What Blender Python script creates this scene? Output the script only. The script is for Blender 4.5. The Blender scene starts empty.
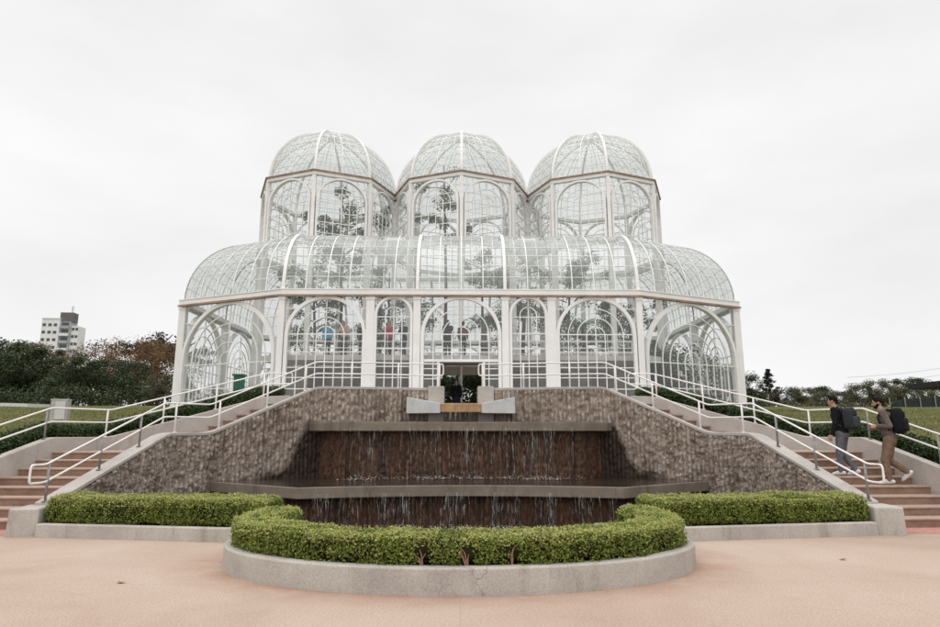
import bpy, bmesh, math, random
import numpy as np
from mathutils import Vector, Matrix

# ------------------------------------------------------------------ scene, camera, light
S = bpy.context.scene
COL = S.collection
PI = math.pi
R = math.radians
rng = np.random.default_rng(7)
random.seed(7)

F_PX, Y_H, E_CAM, X_C = 627.0, 432.5, 1.6, 461.0       # focal length and horizon row in photo pixels, eye height
PITCH = math.atan((Y_H - 313.5) / F_PX)
cam_d = bpy.data.cameras.new('camera')
cam_d.sensor_width = 36.0
cam_d.lens = F_PX / 940.0 * 36.0
cam_d.clip_end = 3000.0
cam = bpy.data.objects.new('camera', cam_d)
cam.location = (0, 0, E_CAM)
cam.rotation_euler = (PI / 2 + PITCH, 0, -math.atan((470 - X_C) / F_PX))
COL.objects.link(cam)
S.camera = cam
S.render.resolution_x, S.render.resolution_y = 1024, 683

SUN_EL, SUN_AZ = R(58), R(200)                          # high, behind the camera, veiled by cloud
world = bpy.data.worlds.new('World')
S.world = world
world.use_nodes = True
wn, wl = world.node_tree.nodes, world.node_tree.links
wn.clear()
w_out = wn.new('ShaderNodeOutputWorld')
w_bg = wn.new('ShaderNodeBackground')
w_bg.inputs['Strength'].default_value = 0.1
w_sky = wn.new('ShaderNodeTexSky')
w_sky.sky_type = 'NISHITA'
w_sky.sun_disc = False
w_sky.sun_elevation = SUN_EL
w_sky.sun_rotation = SUN_AZ
w_sky.air_density, w_sky.dust_density, w_sky.ozone_density = 1.0, 3.0, 1.0
w_hsv = wn.new('ShaderNodeHueSaturation')
w_hsv.inputs['Saturation'].default_value = 0.05
wl.new(w_sky.outputs[0], w_hsv.inputs['Color'])
w_tc = wn.new('ShaderNodeTexCoord')
w_sep = wn.new('ShaderNodeSeparateXYZ')
wl.new(w_tc.outputs['Generated'], w_sep.inputs[0])
w_map = wn.new('ShaderNodeMapping')
w_map.inputs['Scale'].default_value = (1.3, 1.3, 3.2)
wl.new(w_tc.outputs['Generated'], w_map.inputs[0])
w_noise = wn.new('ShaderNodeTexNoise')
w_noise.inputs['Scale'].default_value = 1.9
w_noise.inputs['Detail'].default_value = 5.0
w_noise.inputs['Roughness'].default_value = 0.5
wl.new(w_map.outputs[0], w_noise.inputs['Vector'])
w_ramp = wn.new('ShaderNodeValToRGB')                   # overcast cloud deck: even low down, much brighter overhead
cr = w_ramp.color_ramp
cr.elements[0].position, cr.elements[0].color = 0.0, (0.415, 0.415, 0.418, 1)
cr.elements[1].position, cr.elements[1].color = 1.0, (1.0, 1.0, 0.99, 1)
e = cr.elements.new(0.64); e.color = (0.402, 0.402, 0.406, 1)
e = cr.elements.new(0.76); e.color = (0.72, 0.72, 0.72, 1)
wl.new(w_sep.outputs['Z'], w_ramp.inputs[0])
w_cl = wn.new('ShaderNodeMapRange')
w_cl.inputs['From Min'].default_value, w_cl.inputs['From Max'].default_value = 0.3, 0.7
w_cl.inputs['To Min'].default_value, w_cl.inputs['To Max'].default_value = 0.90, 1.05
wl.new(w_noise.outputs[0], w_cl.inputs['Value'])
w_mul = wn.new('ShaderNodeVectorMath'); w_mul.operation = 'MULTIPLY'
wl.new(w_ramp.outputs[0], w_mul.inputs[0]); wl.new(w_cl.outputs[0], w_mul.inputs[1])
w_scl = wn.new('ShaderNodeVectorMath'); w_scl.operation = 'SCALE'
w_scl.inputs['Scale'].default_value = 24.0
wl.new(w_mul.outputs[0], w_scl.inputs[0])
w_mix = wn.new('ShaderNodeMix'); w_mix.data_type = 'RGBA'
w_mix.inputs['Factor'].default_value = 0.93
wl.new(w_hsv.outputs[0], w_mix.inputs['A']); wl.new(w_scl.outputs[0], w_mix.inputs['B'])
wl.new(w_mix.outputs['Result'], w_bg.inputs['Color'])
wl.new(w_bg.outputs[0], w_out.inputs[0])

sun_d = bpy.data.lights.new('sun', 'SUN')
sun_d.energy = 0.8
sun_d.angle = R(80)
sun_d.color = (1.0, 0.96, 0.90)
sun = bpy.data.objects.new('sun', sun_d)
COL.objects.link(sun)
sun_dir = Vector((math.sin(SUN_AZ) * math.cos(SUN_EL), math.cos(SUN_AZ) * math.cos(SUN_EL), math.sin(SUN_EL)))
sun.rotation_euler = sun_dir.to_track_quat('Z', 'Y').to_euler()

S.view_settings.view_transform = 'Standard'
S.view_settings.look = 'None'
S.view_settings.exposure = 0.0
S.view_settings.gamma = 1.0
S.view_settings.use_curve_mapping = False
S.render.engine = 'CYCLES'
S.cycles.max_bounces = 8
S.cycles.diffuse_bounces = 3
S.cycles.transparent_max_bounces = 40
S.cycles.use_denoising = True

# ------------------------------------------------------------------ helpers
def tag(o, label=None, cat=None, group=None, kind=None):
    if label: o['label'] = label
    if cat: o['category'] = cat
    if group: o['group'] = group
    if kind: o['kind'] = kind
    return o

def empty(name, loc=(0, 0, 0), label=None, cat=None, group=None):
    o = bpy.data.objects.new(name, None)
    o.empty_display_size = 0.2
    COL.objects.link(o)
    o.location = loc
    return tag(o, label, cat, group)

def mesh_obj(name, V, Fs, mat, parent=None, smooth=False, loc=None):
    """world-space verts; stored relative to the chain of unrotated parents"""
    V = np.asarray(V, dtype=np.float32).reshape(-1, 3)
    off = np.zeros(3, dtype=np.float32)
    p = parent
    while p is not None:
        off += np.array(p.location, dtype=np.float32); p = p.parent
    me = bpy.data.meshes.new(name)
    o = bpy.data.objects.new(name, me)
    if parent is not None:
        o.parent = parent
    if loc is not None and parent is None:
        o.location = loc
        off = off + np.array(loc, dtype=np.float32)
    V = V - off
    if isinstance(Fs, np.ndarray) and Fs.ndim == 2:
        n, k = Fs.shape
        me.vertices.add(len(V)); me.vertices.foreach_set('co', V.ravel())
        me.loops.add(n * k); me.loops.foreach_set('vertex_index', Fs.ravel().astype(np.int32))
        me.polygons.add(n)
        me.polygons.foreach_set('loop_start', np.arange(0, n * k, k, dtype=np.int32))
        me.update(calc_edges=True)
    else:
        me.from_pydata([tuple(v) for v in V], [], [tuple(int(i) for i in f) for f in Fs])
        me.update()
    if mat is not None: me.materials.append(mat)
    if smooth:
        me.polygons.foreach_set('use_smooth', np.ones(len(me.polygons), dtype=bool))
    COL.objects.link(o)
    return o

class MB:
    """collects shapes that end up as ONE mesh"""
    def __init__(s): s.v, s.f = [], []
    def add(s, V, Fs):
        b = len(s.v)
        s.v.extend([tuple(map(float, q)) for q in V]); s.f.extend([tuple(i + b for i in f) for f in Fs])
        return s
    def box(s, c, size, rz=0.0, taper=1.0):
        x, y, z = [q / 2 for q in size]
        ca, sa = math.cos(rz), math.sin(rz)
        V = []
        for (i, j, k) in ((-1,-1,-1),(1,-1,-1),(1,1,-1),(-1,1,-1),(-1,-1,1),(1,-1,1),(1,1,1),(-1,1,1)):
            t = taper if k > 0 else 1.0
            a, b = i * x * t, j * y * t
            V.append((c[0] + a * ca - b * sa, c[1] + a * sa + b * ca, c[2] + k * z))
        return s.add(V, [(0,3,2,1),(4,5,6,7),(0,1,5,4),(1,2,6,5),(2,3,7,6),(3,0,4,7)])
    def sweep(s, pts, nrm, w, d, closed=False):
        """rectangular bar along pts; nrm = depth direction (one or per point), w across, d along nrm"""
        P = np.asarray(pts, float); n = len(P)
        N = np.asarray(nrm, float)
        if N.ndim == 1: N = np.tile(N, (n, 1))
        if closed:
            T = np.roll(P, -1, 0) - np.roll(P, 1, 0)
        else:
            T = np.empty_like(P); T[1:-1] = P[2:] - P[:-2]; T[0] = P[1] - P[0]; T[-1] = P[-1] - P[-2]
        T /= np.linalg.norm(T, axis=1)[:, None] + 1e-9
        N = N - (N * T).sum(1)[:, None] * T
        N /= np.linalg.norm(N, axis=1)[:, None] + 1e-9
        B = np.cross(T, N)
        V = np.stack([P - B*w/2 - N*d/2, P + B*w/2 - N*d/2, P + B*w/2 + N*d/2, P - B*w/2 + N*d/2], 1).reshape(-1, 3)
        Fs = []
        for i in range(n if closed else n - 1):
            a, b = 4 * i, 4 * ((i + 1) % n)
            for k in range(4):
                k2 = (k + 1) % 4
                Fs.append((a + k, a + k2, b + k2, b + k))
        if not closed:
            Fs.append((3, 2, 1, 0)); a = 4 * (n - 1); Fs.append((a, a+1, a+2, a+3))
        return s.add(V, Fs)
    def bar(s, p0, p1, w, d, nrm): return s.sweep([p0, p1], nrm, w, d)
    def tube(s, pts, r, n=8, closed=False, cap=True):
        P = np.asarray(pts, float); m = len(P)
        rr = np.broadcast_to(np.asarray(r, float), (m,))
        if closed: T = np.roll(P, -1, 0) - np.roll(P, 1, 0)
        else:
            T = np.empty_like(P); T[1:-1] = P[2:] - P[:-2]; T[0] = P[1] - P[0]; T[-1] = P[-1] - P[-2]
        T /= np.linalg.norm(T, axis=1)[:, None] + 1e-9
        up = np.array((0.13, 0.09, 0.98)) if abs(T[0][2]) < 0.9 else np.array((0.98, 0.1, 0.1))
        V = []
        for i in range(m):
            a = np.cross(T[i], up); a /= np.linalg.norm(a) + 1e-9
            b = np.cross(T[i], a); up = -b if False else np.cross(a, T[i])
            for k in range(n):
                t = 2 * PI * k / n
                V.append(P[i] + rr[i] * (math.cos(t) * a + math.sin(t) * b))
        Fs = []
        for i in range(m if closed else m - 1):
            for k in range(n):
                k2 = (k + 1) % n; j = (i + 1) % m
                Fs.append((i*n + k, j*n + k, j*n + k2, i*n + k2))
        if not closed and cap:
            Fs.append(tuple(range(n))); Fs.append(tuple(reversed(range((m-1)*n, m*n))))
        return s.add(V, Fs)
    def prism(s, poly, z0, z1):
        """vertical extrusion of a plan polygon (ccw), z0 / z1 number or per point"""
        n = len(poly)
        a = z0 if hasattr(z0, '__len__') else [z0] * n
        b = z1 if hasattr(z1, '__len__') else [z1] * n
        V = [(p[0], p[1], a[i]) for i, p in enumerate(poly)] + [(p[0], p[1], b[i]) for i, p in enumerate(poly)]
        Fs = [tuple(reversed(range(n))), tuple(range(n, 2*n))]
        for i in range(n):
            j = (i + 1) % n
            Fs.append((i, j, n + j, n + i))
        return s.add(V, Fs)
    def quadstrip(s, A, B):
        n = len(A)
        return s.add(list(A) + list(B), [(i, i+1, n+i+1, n+i) for i in range(n-1)])
    def ball(s, c, r, nu=12, nv=8):
        r = (r, r, r) if not hasattr(r, '__len__') else r
        V = [(c[0], c[1], c[2] - r[2])]
        for j in range(1, nv):
            ph = -PI/2 + PI*j/nv
            for i in range(nu):
                t = 2*PI*i/nu
                V.append((c[0] + r[0]*math.cos(ph)*math.cos(t), c[1] + r[1]*math.cos(ph)*math.sin(t), c[2] + r[2]*math.sin(ph)))
        V.append((c[0], c[1], c[2] + r[2]))
        Fs = [(0, 1+(i+1) % nu, 1+i) for i in range(nu)]
        for j in range(nv-2):
            for i in range(nu):
                a = 1+j*nu
                Fs.append((a+i, a+(i+1) % nu, a+nu+(i+1) % nu, a+nu+i))
        a = 1+(nv-2)*nu
        Fs += [(a+i, a+(i+1) % nu, len(V)-1) for i in range(nu)]
        return s.add(V, Fs)
    def capsule(s, p0, p1, r0, r1, n=10):
        p0, p1 = Vector(p0), Vector(p1)
        ax = (p1 - p0); L = ax.length
        d = ax.normalized() if L > 1e-6 else Vector((0, 0, 1))
        pts, rad = [], []
        for a in (90, 60, 30, 0):
            pts.append(p0 - d * r0 * math.sin(R(a))); rad.append(max(r0 * math.cos(R(a)), 1e-4))
        for a in (0, 30, 60, 90):
            pts.append(p1 + d * r1 * math.sin(R(a))); rad.append(max(r1 * math.cos(R(a)), 1e-4))
        return s.tube([tuple(p) for p in pts], rad, n)
    def build(s, name, mat, parent=None, smooth=False, bevel=0.0, loc=None):
        o = mesh_obj(name, s.v, s.f, mat, parent, smooth, loc)
        if bevel:
            m = o.modifiers.new('bevel', 'BEVEL'); m.width = bevel; m.segments = 2; m.limit_method = 'ANGLE'
        return o

def flat(name, poly, z, mat, parent=None):
    """horizontal polygon sheet (may be concave)"""
    bm = bmesh.new()
    vs = [bm.verts.new((p[0], p[1], z)) for p in poly]
    f = bm.faces.new(vs)
    if f.normal.z < 0: f.normal_flip()
    f.normal_update()
    if f.normal.z < 0: bmesh.ops.reverse_faces(bm, faces=[f])
    bmesh.ops.triangulate(bm, faces=bm.faces[:])
    V = [tuple(v.co) for v in bm.verts]; bm.verts.index_update()
    Fs = [tuple(v.index for v in f.verts) for f in bm.faces]
    bm.free()
    return mesh_obj(name, V, Fs, mat, parent)

def hash01(i, j, k):
    h = (i * 374761393 + j * 668265263 + k * 2147483647 * 3 + 12345) & 0xffffffff
    h = ((h ^ (h >> 13)) * 1274126177) & 0xffffffff
    return ((h ^ (h >> 16)) & 0xffff) / 65535.0

def vnoise(x, y, z=0.0):
    x, y, z = np.broadcast_arrays(np.asarray(x, float), np.asarray(y, float), np.asarray(z, float))
    xi, yi, zi = [np.floor(q).astype(np.int64) for q in (x, y, z)]
    fx, fy, fz = x - xi, y - yi, z - zi
    fx, fy, fz = [q * q * (3 - 2 * q) for q in (fx, fy, fz)]
    out = 0
    for a in (0, 1):
        for b in (0, 1):
            for c in (0, 1):
                w = (fx if a else 1 - fx) * (fy if b else 1 - fy) * (fz if c else 1 - fz)
                out = out + w * hash01(xi + a, yi + b, zi + c)
    return out * 2 - 1

def resample(pts, step):
    P = np.asarray(pts, float)
    L = np.r_[0, np.cumsum(np.linalg.norm(np.diff(P, axis=0), axis=1))]
    n = max(2, int(L[-1] / step) + 1)
    t = np.linspace(0, L[-1], n)
    return np.stack([np.interp(t, L, P[:, k]) for k in range(P.shape[1])], 1), t

def smooth_path(pts, step, win, keep_ends=True):
    P, _ = resample(pts, step)
    n = len(P); k = max(1, int(win / step / 2))
    Q = P.copy()
    for i in range(n):
        r = min(k, i, n - 1 - i)
        Q[i] = P[i - r:i + r + 1].mean(0)
    return Q

def offset2d(P, d):
    """offset a 2-D path to its left by d"""
    P = np.asarray(P, float)
    T = np.gradient(P, axis=0); T /= np.linalg.norm(T, axis=1)[:, None] + 1e-9
    N = np.stack([-T[:, 1], T[:, 0]], 1)
    return P + N * d

# ------------------------------------------------------------------ materials
class Mat:
    def __init__(s, name):
        s.m = bpy.data.materials.new(name); s.m.use_nodes = True
        s.n, s.l = s.m.node_tree.nodes, s.m.node_tree.links
        s.bsdf = s.n['Principled BSDF']; s.out = s.n['Material Output']
        s.tc = None
    def node(s, t, **kw):
        n = s.n.new(t)
        for k, v in kw.items():
            if hasattr(n, k): setattr(n, k, v)
            else: n.inputs[k].default_value = v
        return n
    def coord(s, scale=(1, 1, 1)):
        tc = s.n.new('ShaderNodeTexCoord')
        mp = s.n.new('ShaderNodeMapping'); mp.inputs['Scale'].default_value = scale
        s.l.new(tc.outputs['Object'], mp.inputs[0])
        return mp.outputs[0]
    def noise(s, scale, detail=4, rough=0.55, stretch=(1, 1, 1), dist=0.0):
        n = s.node('ShaderNodeTexNoise', Scale=scale, Detail=detail, Roughness=rough, Distortion=dist)
        s.l.new(s.coord(stretch), n.inputs['Vector'])
        return n.outputs[0]
    def ramp(s, fac, stops):
        r = s.n.new('ShaderNodeValToRGB'); c = r.color_ramp
        while len(c.elements) > 1: c.elements.remove(c.elements[0])
        c.elements[0].position, c.elements[0].color = stops[0][0], (*stops[0][1], 1)
        for p, col in stops[1:]:
            e = c.elements.new(p); e.color = (*col, 1)
        s.l.new(fac, r.inputs[0]); return r.outputs[0]
    def mix(s, fac, a, b, blend='MIX'):
        m = s.n.new('ShaderNodeMix'); m.data_type = 'RGBA'; m.blend_type = blend
        for sock, v in (('Factor', fac), ('A', a), ('B', b)):
            if isinstance(v, (int, float)): m.inputs[sock].default_value = v
            elif isinstance(v, tuple): m.inputs[sock].default_value = (*v, 1) if len(v) == 3 else v
            else: s.l.new(v, m.inputs[sock])
        return m.outputs['Result']
    def bump(s, h, strength=0.3, dist=0.02):
        b = s.node('ShaderNodeBump', Strength=strength, Distance=dist)
        s.l.new(h, b.inputs['Height']); s.l.new(b.outputs[0], s.bsdf.inputs['Normal']); return s
    def base(s, c, rough=0.6, spec=0.3, metal=0.0):
        if isinstance(c, tuple): s.bsdf.inputs['Base Color'].default_value = (*c, 1)
        else: s.l.new(c, s.bsdf.inputs['Base Color'])
        s.bsdf.inputs['Roughness'].default_value = rough
        s.bsdf.inputs['Specular IOR Level'].default_value = spec
        s.bsdf.inputs['Metallic'].default_value = metal
        return s

def simple(name, col, rough=0.6, spec=0.3, metal=0.0, var=0.25, scale=6.0, bump=0.0, detail=5):
    m = Mat(name)
    n = m.noise(scale, detail)
    lo = tuple(c * (1 - var) for c in col); hi = tuple(min(1, c * (1 + var)) for c in col)
    m.base(m.ramp(n, [(0.3, lo), (0.7, hi)]), rough, spec, metal)
    if bump: m.bump(m.noise(scale * 6, 4), bump, 0.01)
    return m.m

def leaf_mat(name, dark, mid, light, rough=0.55, trans=0.3, patch=1.2, brown=None):
    m = Mat(name)
    g = m.n.new('ShaderNodeNewGeometry')
    c = m.ramp(g.outputs['Random Per Island'], [(0.0, dark), (0.55, mid), (1.0, light)])
    n = m.noise(patch, 3)
    c2 = m.mix(m.ramp(n, [(0.35, (0, 0, 0)), (0.68, (1, 1, 1))]), c, tuple(q * 1.35 for q in mid), 'MIX')
    c2 = m.mix(0.45, c, c2)
    if brown:
        n2 = m.noise(patch * 0.6, 3)
        c2 = m.mix(m.ramp(n2, [(0.52, (0, 0, 0)), (0.62, (1, 1, 1))]), c2, brown)
    m.base(c2, rough, 0.35)
    t = m.n.new('ShaderNodeBsdfTranslucent'); m.l.new(c2, t.inputs['Color'])
    mx = m.n.new('ShaderNodeMixShader'); mx.inputs[0].default_value = trans
    m.l.new(m.bsdf.outputs[0], mx.inputs[1]); m.l.new(t.outputs[0], mx.inputs[2])
    m.l.new(mx.outputs[0], m.out.inputs[0])
    return m.m

M = {}
# plaza: pinkish washed concrete with fine aggregate, rusty stains and faint joints
m = Mat('plaza_concrete')
big = m.ramp(m.noise(0.35, 5, 0.6, dist=0.4), [(0.30, (0.36, 0.262, 0.205)), (0.5, (0.43, 0.325, 0.261)), (0.72, (0.475, 0.376, 0.310))])
fine = m.ramp(m.noise(48, 4, 0.8), [(0.28, (0.60, 0.57, 0.54)), (0.5, (1, 1, 1)), (0.74, (1.25, 1.25, 1.25))])
c = m.mix(1.0, big, fine, 'MULTIPLY')
st = m.ramp(m.noise(0.9, 6, 0.65, (1, 2.2, 1), 0.8), [(0.60, (0, 0, 0)), (0.78, (1, 1, 1))])
c = m.mix(m.mix(1.0, st, (0.5, 0.5, 0.5), 'MULTIPLY'), c, (0.36, 0.20, 0.13))
c = m.mix(m.mix(1.0, m.ramp(m.noise(0.22, 5, 0.6, dist=1.0), [(0.5, (0, 0, 0)), (0.66, (1, 1, 1))]), (0.4, 0.4, 0.4), 'MULTIPLY'), c, (0.43, 0.34, 0.28))
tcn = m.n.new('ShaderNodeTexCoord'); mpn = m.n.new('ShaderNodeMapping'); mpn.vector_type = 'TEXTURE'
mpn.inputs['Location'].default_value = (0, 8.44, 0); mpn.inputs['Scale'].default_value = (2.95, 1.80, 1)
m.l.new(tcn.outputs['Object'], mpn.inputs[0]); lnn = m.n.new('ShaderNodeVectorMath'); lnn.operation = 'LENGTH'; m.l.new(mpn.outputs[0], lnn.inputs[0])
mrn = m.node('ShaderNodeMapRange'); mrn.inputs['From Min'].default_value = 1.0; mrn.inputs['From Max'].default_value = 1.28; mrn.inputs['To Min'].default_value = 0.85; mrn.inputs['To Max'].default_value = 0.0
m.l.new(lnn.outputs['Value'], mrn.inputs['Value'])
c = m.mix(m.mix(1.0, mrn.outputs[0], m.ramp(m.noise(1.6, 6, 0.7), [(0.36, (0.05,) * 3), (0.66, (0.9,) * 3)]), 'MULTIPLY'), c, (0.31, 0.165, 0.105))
br = m.node('ShaderNodeTexBrick', Scale=1.0); br.offset = 0.0
br.inputs['Mortar Size'].default_value = 0.005; br.inputs['Brick Width'].default_value = 4.2; br.inputs['Row Height'].default_value = 3.6
br.inputs['Color1'].default_value = br.inputs['Color2'].default_value = (0, 0, 0, 1); br.inputs['Mortar'].default_value = (1, 1, 1, 1)
m.l.new(m.coord(), br.inputs['Vector'])
c = m.mix(m.mix(1.0, br.outputs['Color'], (0.40, 0.40, 0.40), 'MULTIPLY'), c, (0.33, 0.20, 0.14))
m.base(c, 0.8, 0.25).bump(m.noise(120, 3), 0.25, 0.004); M['plaza'] = m.m

# light weathered concrete
def concrete(name, a, b, stain, sc=1.6, streak=True):
    m = Mat(name)
    c = m.ramp(m.noise(sc, 6, 0.62), [(0.3, a), (0.7, b)])
    s1 = m.ramp(m.noise(2.3, 6, 0.7, (1, 1, 0.3) if streak else (1, 1, 1), 0.5), [(0.54, (0, 0, 0)), (0.74, (1, 1, 1))])
    c = m.mix(m.mix(1.0, s1, (0.7, 0.7, 0.7), 'MULTIPLY'), c, stain)
    c = m.mix(1.0, c, m.ramp(m.noise(55, 3, 0.7), [(0.3, (0.80, 0.80, 0.80)), (0.6, (1.08, 1.08, 1.08))]), 'MULTIPLY')
    # fine cracks
    vo = m.node('ShaderNodeTexVoronoi', Scale=0.9); vo.feature = 'DISTANCE_TO_EDGE'
    nn = m.node('ShaderNodeTexNoise', Scale=3.0, Detail=4.0)
    m.l.new(m.coord(), nn.inputs['Vector'])
    ad = m.n.new('ShaderNodeVectorMath'); ad.operation = 'ADD'
    sc_ = m.n.new('ShaderNodeVectorMath'); sc_.operation = 'SCALE'; sc_.inputs['Scale'].default_value = 0.5
    m.l.new(nn.outputs['Color'], sc_.inputs[0]); m.l.new(m.coord(), ad.inputs[0]); m.l.new(sc_.outputs[0], ad.inputs[1])
    m.l.new(ad.outputs[0], vo.inputs['Vector'])
    ck = m.ramp(vo.outputs['Distance'], [(0.0, (0.55, 0.55, 0.55)), (0.008, (0, 0, 0))])
    ck = m.mix(1.0, ck, m.ramp(m.noise(0.55, 2), [(0.56, (0, 0, 0)), (0.62, (0.8, 0.8, 0.8))]), 'MULTIPLY')
    c = m.mix(ck, c, tuple(q * 0.4 for q in stain))
    m.base(c, 0.85, 0.2).bump(m.noise(60, 4), 0.3, 0.006)
    return m.m
M['concrete'] = concrete('pale_concrete', (0.36, 0.33, 0.30), (0.50, 0.465, 0.425), (0.24, 0.20, 0.165))
M['curb'] = concrete('curb_concrete', (0.37, 0.34, 0.315), (0.50, 0.465, 0.43), (0.29, 0.25, 0.215))
M['lip'] = concrete('wet_lip_concrete', (0.155, 0.125, 0.098), (0.26, 0.212, 0.168), (0.06, 0.043, 0.03))
M['trough'] = concrete('grey_trough_concrete', (0.48, 0.49, 0.485), (0.60, 0.61, 0.60), (0.38, 0.38, 0.37))
M['rust_lip'] = concrete('rust_stained_concrete', (0.36, 0.20, 0.10), (0.50, 0.34, 0.20), (0.16, 0.08, 0.045), 5)

# exposed ribbed concrete of the bowl walls
def ribbed(name, cols, stain, stain_lo, stain_hi, rough, spec, coat=0.0, wet=None):
    m = Mat(name)
    c = m.ramp(m.noise(9.0, 7, 0.74, (1.7, 1.7, 0.55)), cols)
    c = m.mix(1.0, c, m.ramp(m.noise(42, 4, 0.75), [(0.28, (0.55, 0.55, 0.55)), (0.5, (1, 1, 1)), (0.75, (1.3, 1.28, 1.24))]), 'MULTIPLY')
    if wet: c = m.mix(m.ramp(m.noise(26, 5, 0.75, (1, 1, 0.6)), [(0.54, (0, 0, 0)), (0.63, (0.9, 0.9, 0.9))]), c, (0.70, 0.61, 0.525))
    if not wet: c = m.mix(m.ramp(m.noise(24, 5, 0.75, (1, 1, 0.4)), [(0.58, (0, 0, 0)), (0.70, (0.7, 0.7, 0.7))]), c, (0.24, 0.15, 0.095))
    s1 = m.ramp(m.noise(1.5, 8, 0.72, (2.4, 2.4, 0.5), 0.3), [(stain_lo, (0, 0, 0)), (stain_hi, (1, 1, 1))])
    c = m.mix(m.mix(1.0, s1, (0.8, 0.8, 0.8), 'MULTIPLY'), c, stain)
    if wet:
        at = m.n.new('ShaderNodeAttribute'); at.attribute_name = 'wet'
        c = m.mix(at.outputs['Fac'], c, wet)
        rr = m.node('ShaderNodeMapRange'); rr.inputs['To Min'].default_value = rough; rr.inputs['To Max'].default_value = 0.4
        m.l.new(at.outputs['Fac'], rr.inputs['Value']); m.l.new(rr.outputs[0], m.bsdf.inputs['Roughness'])
    m.base(c, rough, spec).bump(m.noise(38, 6, 0.75), 0.9, 0.03)
    m.bsdf.inputs['Coat Weight'].default_value = coat
    return m.m
M['ribwall'] = ribbed('ribbed_exposed_concrete', [(0.28, (0.15, 0.108, 0.084)), (0.48, (0.37, 0.298, 0.25)), (0.70, (0.62, 0.535, 0.465))], (0.125, 0.085, 0.064), 0.49, 0.66, 0.9, 0.15, wet=(0.035, 0.022, 0.016))
M['wetwall'] = ribbed('wet_dark_ribbed_concrete', [(0.27, (0.024, 0.010, 0.005)), (0.5, (0.092, 0.042, 0.020)), (0.72, (0.27, 0.135, 0.068))], (0.012, 0.007, 0.005), 0.46, 0.68, 0.45, 0.4, 0.08)

m = Mat('terracotta_step')
c = m.ramp(m.noise(2.2, 6, 0.65), [(0.3, (0.20, 0.128, 0.092)), (0.55, (0.285, 0.19, 0.142)), (0.75, (0.35, 0.25, 0.195))])
c = m.mix(1.0, c, m.ramp(m.noise(70, 3, 0.7), [(0.3, (0.72, 0.72, 0.72)), (0.6, (1.08, 1.08, 1.08))]), 'MULTIPLY')
c = m.mix(m.ramp(m.noise(1.2, 6, 0.7, (1, 1, 2.5)), [(0.56, (0, 0, 0)), (0.76, (0.7, 0.7, 0.7))]), c, (0.14, 0.08, 0.055))
m.base(c, 0.85, 0.2).bump(m.noise(80, 3), 0.3, 0.005); M['step'] = m.m
M['nosing'] = simple('worn_step_nosing', (0.38, 0.275, 0.22), 0.85, 0.2, var=0.15, scale=9)
M['redtile'] = simple('red_floor_tile', (0.42, 0.205, 0.17), 0.7, var=0.2, scale=12)

m = Mat('white_painted_steel')
c = m.ramp(m.noise(1.5, 5), [(0.3, (0.77, 0.755, 0.74)), (0.7, (0.85, 0.84, 0.83))])
c = m.mix(m.ramp(m.noise(2.5, 6, 0.7, (1, 1, 0.3)), [(0.60, (0, 0, 0)), (0.8, (0.5, 0.5, 0.5))]), c, (0.50, 0.43, 0.37))
m.base(c, 0.5, 0.4); M['white'] = m.m
M['gutter'] = simple('rusty_gutter', (0.30, 0.215, 0.17), 0.7, var=0.3, scale=2.0)
M['rail'] = simple('white_rail_paint', (0.78, 0.755, 0.735), 0.35, 0.5, var=0.08, scale=3)
M['post'] = simple('bare_grey_post', (0.27, 0.26, 0.25), 0.45, 0.5, 0.35, var=0.25, scale=12)
M['ceiling'] = simple('tan_gallery_soffit', (0.46, 0.39, 0.33), 0.8, var=0.1, scale=1.5)
M['pale_floor'] = simple('pale_floor', (0.42, 0.40, 0.385), 0.8, var=0.15, scale=1.2)
M['slab'] = simple('pale_gallery_edge', (0.58, 0.56, 0.54), 0.7, var=0.08)

# dusty glass: mostly clear, a thin milky film and a sky reflection
def glass_mat(name, film, tint):
    m = Mat(name)
    m.n.remove(m.bsdf)
    tr = m.node('ShaderNodeBsdfTransparent'); tr.inputs[0].default_value = (*tint, 1)
    gl = m.node('ShaderNodeBsdfGlossy'); gl.inputs['Roughness'].default_value = 0.04; gl.inputs[0].default_value = (0.9, 0.92, 0.92, 1)
    df = m.node('ShaderNodeBsdfDiffuse'); df.inputs[0].default_value = (0.70, 0.735, 0.72, 1)
    tl = m.node('ShaderNodeBsdfTranslucent'); tl.inputs[0].default_value = (0.70, 0.735, 0.72, 1)
    dm = m.node('ShaderNodeMixShader'); dm.inputs[0].default_value = 0.5
    m.l.new(df.outputs[0], dm.inputs[1]); m.l.new(tl.outputs[0], dm.inputs[2])
    fz = m.ramp(m.noise(0.8, 6, 0.7), [(0.3, (film * 0.55,) * 3), (0.7, (film * 1.45,) * 3)])
    a = m.node('ShaderNodeMixShader'); m.l.new(fz, a.inputs[0]); m.l.new(tr.outputs[0], a.inputs[1]); m.l.new(dm.outputs[0], a.inputs[2])
    lw = m.node('ShaderNodeLayerWeight')
    pw = m.node('ShaderNodeMath'); pw.operation = 'POWER'; pw.inputs[1].default_value = 5.0
    m.l.new(lw.outputs['Facing'], pw.inputs[0])
    fr = m.node('ShaderNodeMapRange'); fr.inputs['To Min'].default_value = 0.055; fr.inputs['To Max'].default_value = 0.85
    m.l.new(pw.outputs[0], fr.inputs['Value'])
    b = m.node('ShaderNodeMixShader'); m.l.new(fr.outputs[0], b.inputs[0]); m.l.new(a.outputs[0], b.inputs[1]); m.l.new(gl.outputs[0], b.inputs[2])
    m.l.new(b.outputs[0], m.out.inputs[0])
    return m.m
M['glass'] = glass_mat('clear_dusty_glass', 0.11, (0.965, 0.975, 0.97))
M['roofglass'] = glass_mat('milky_roof_glass', 0.29, (0.955, 0.97, 0.962))

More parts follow.
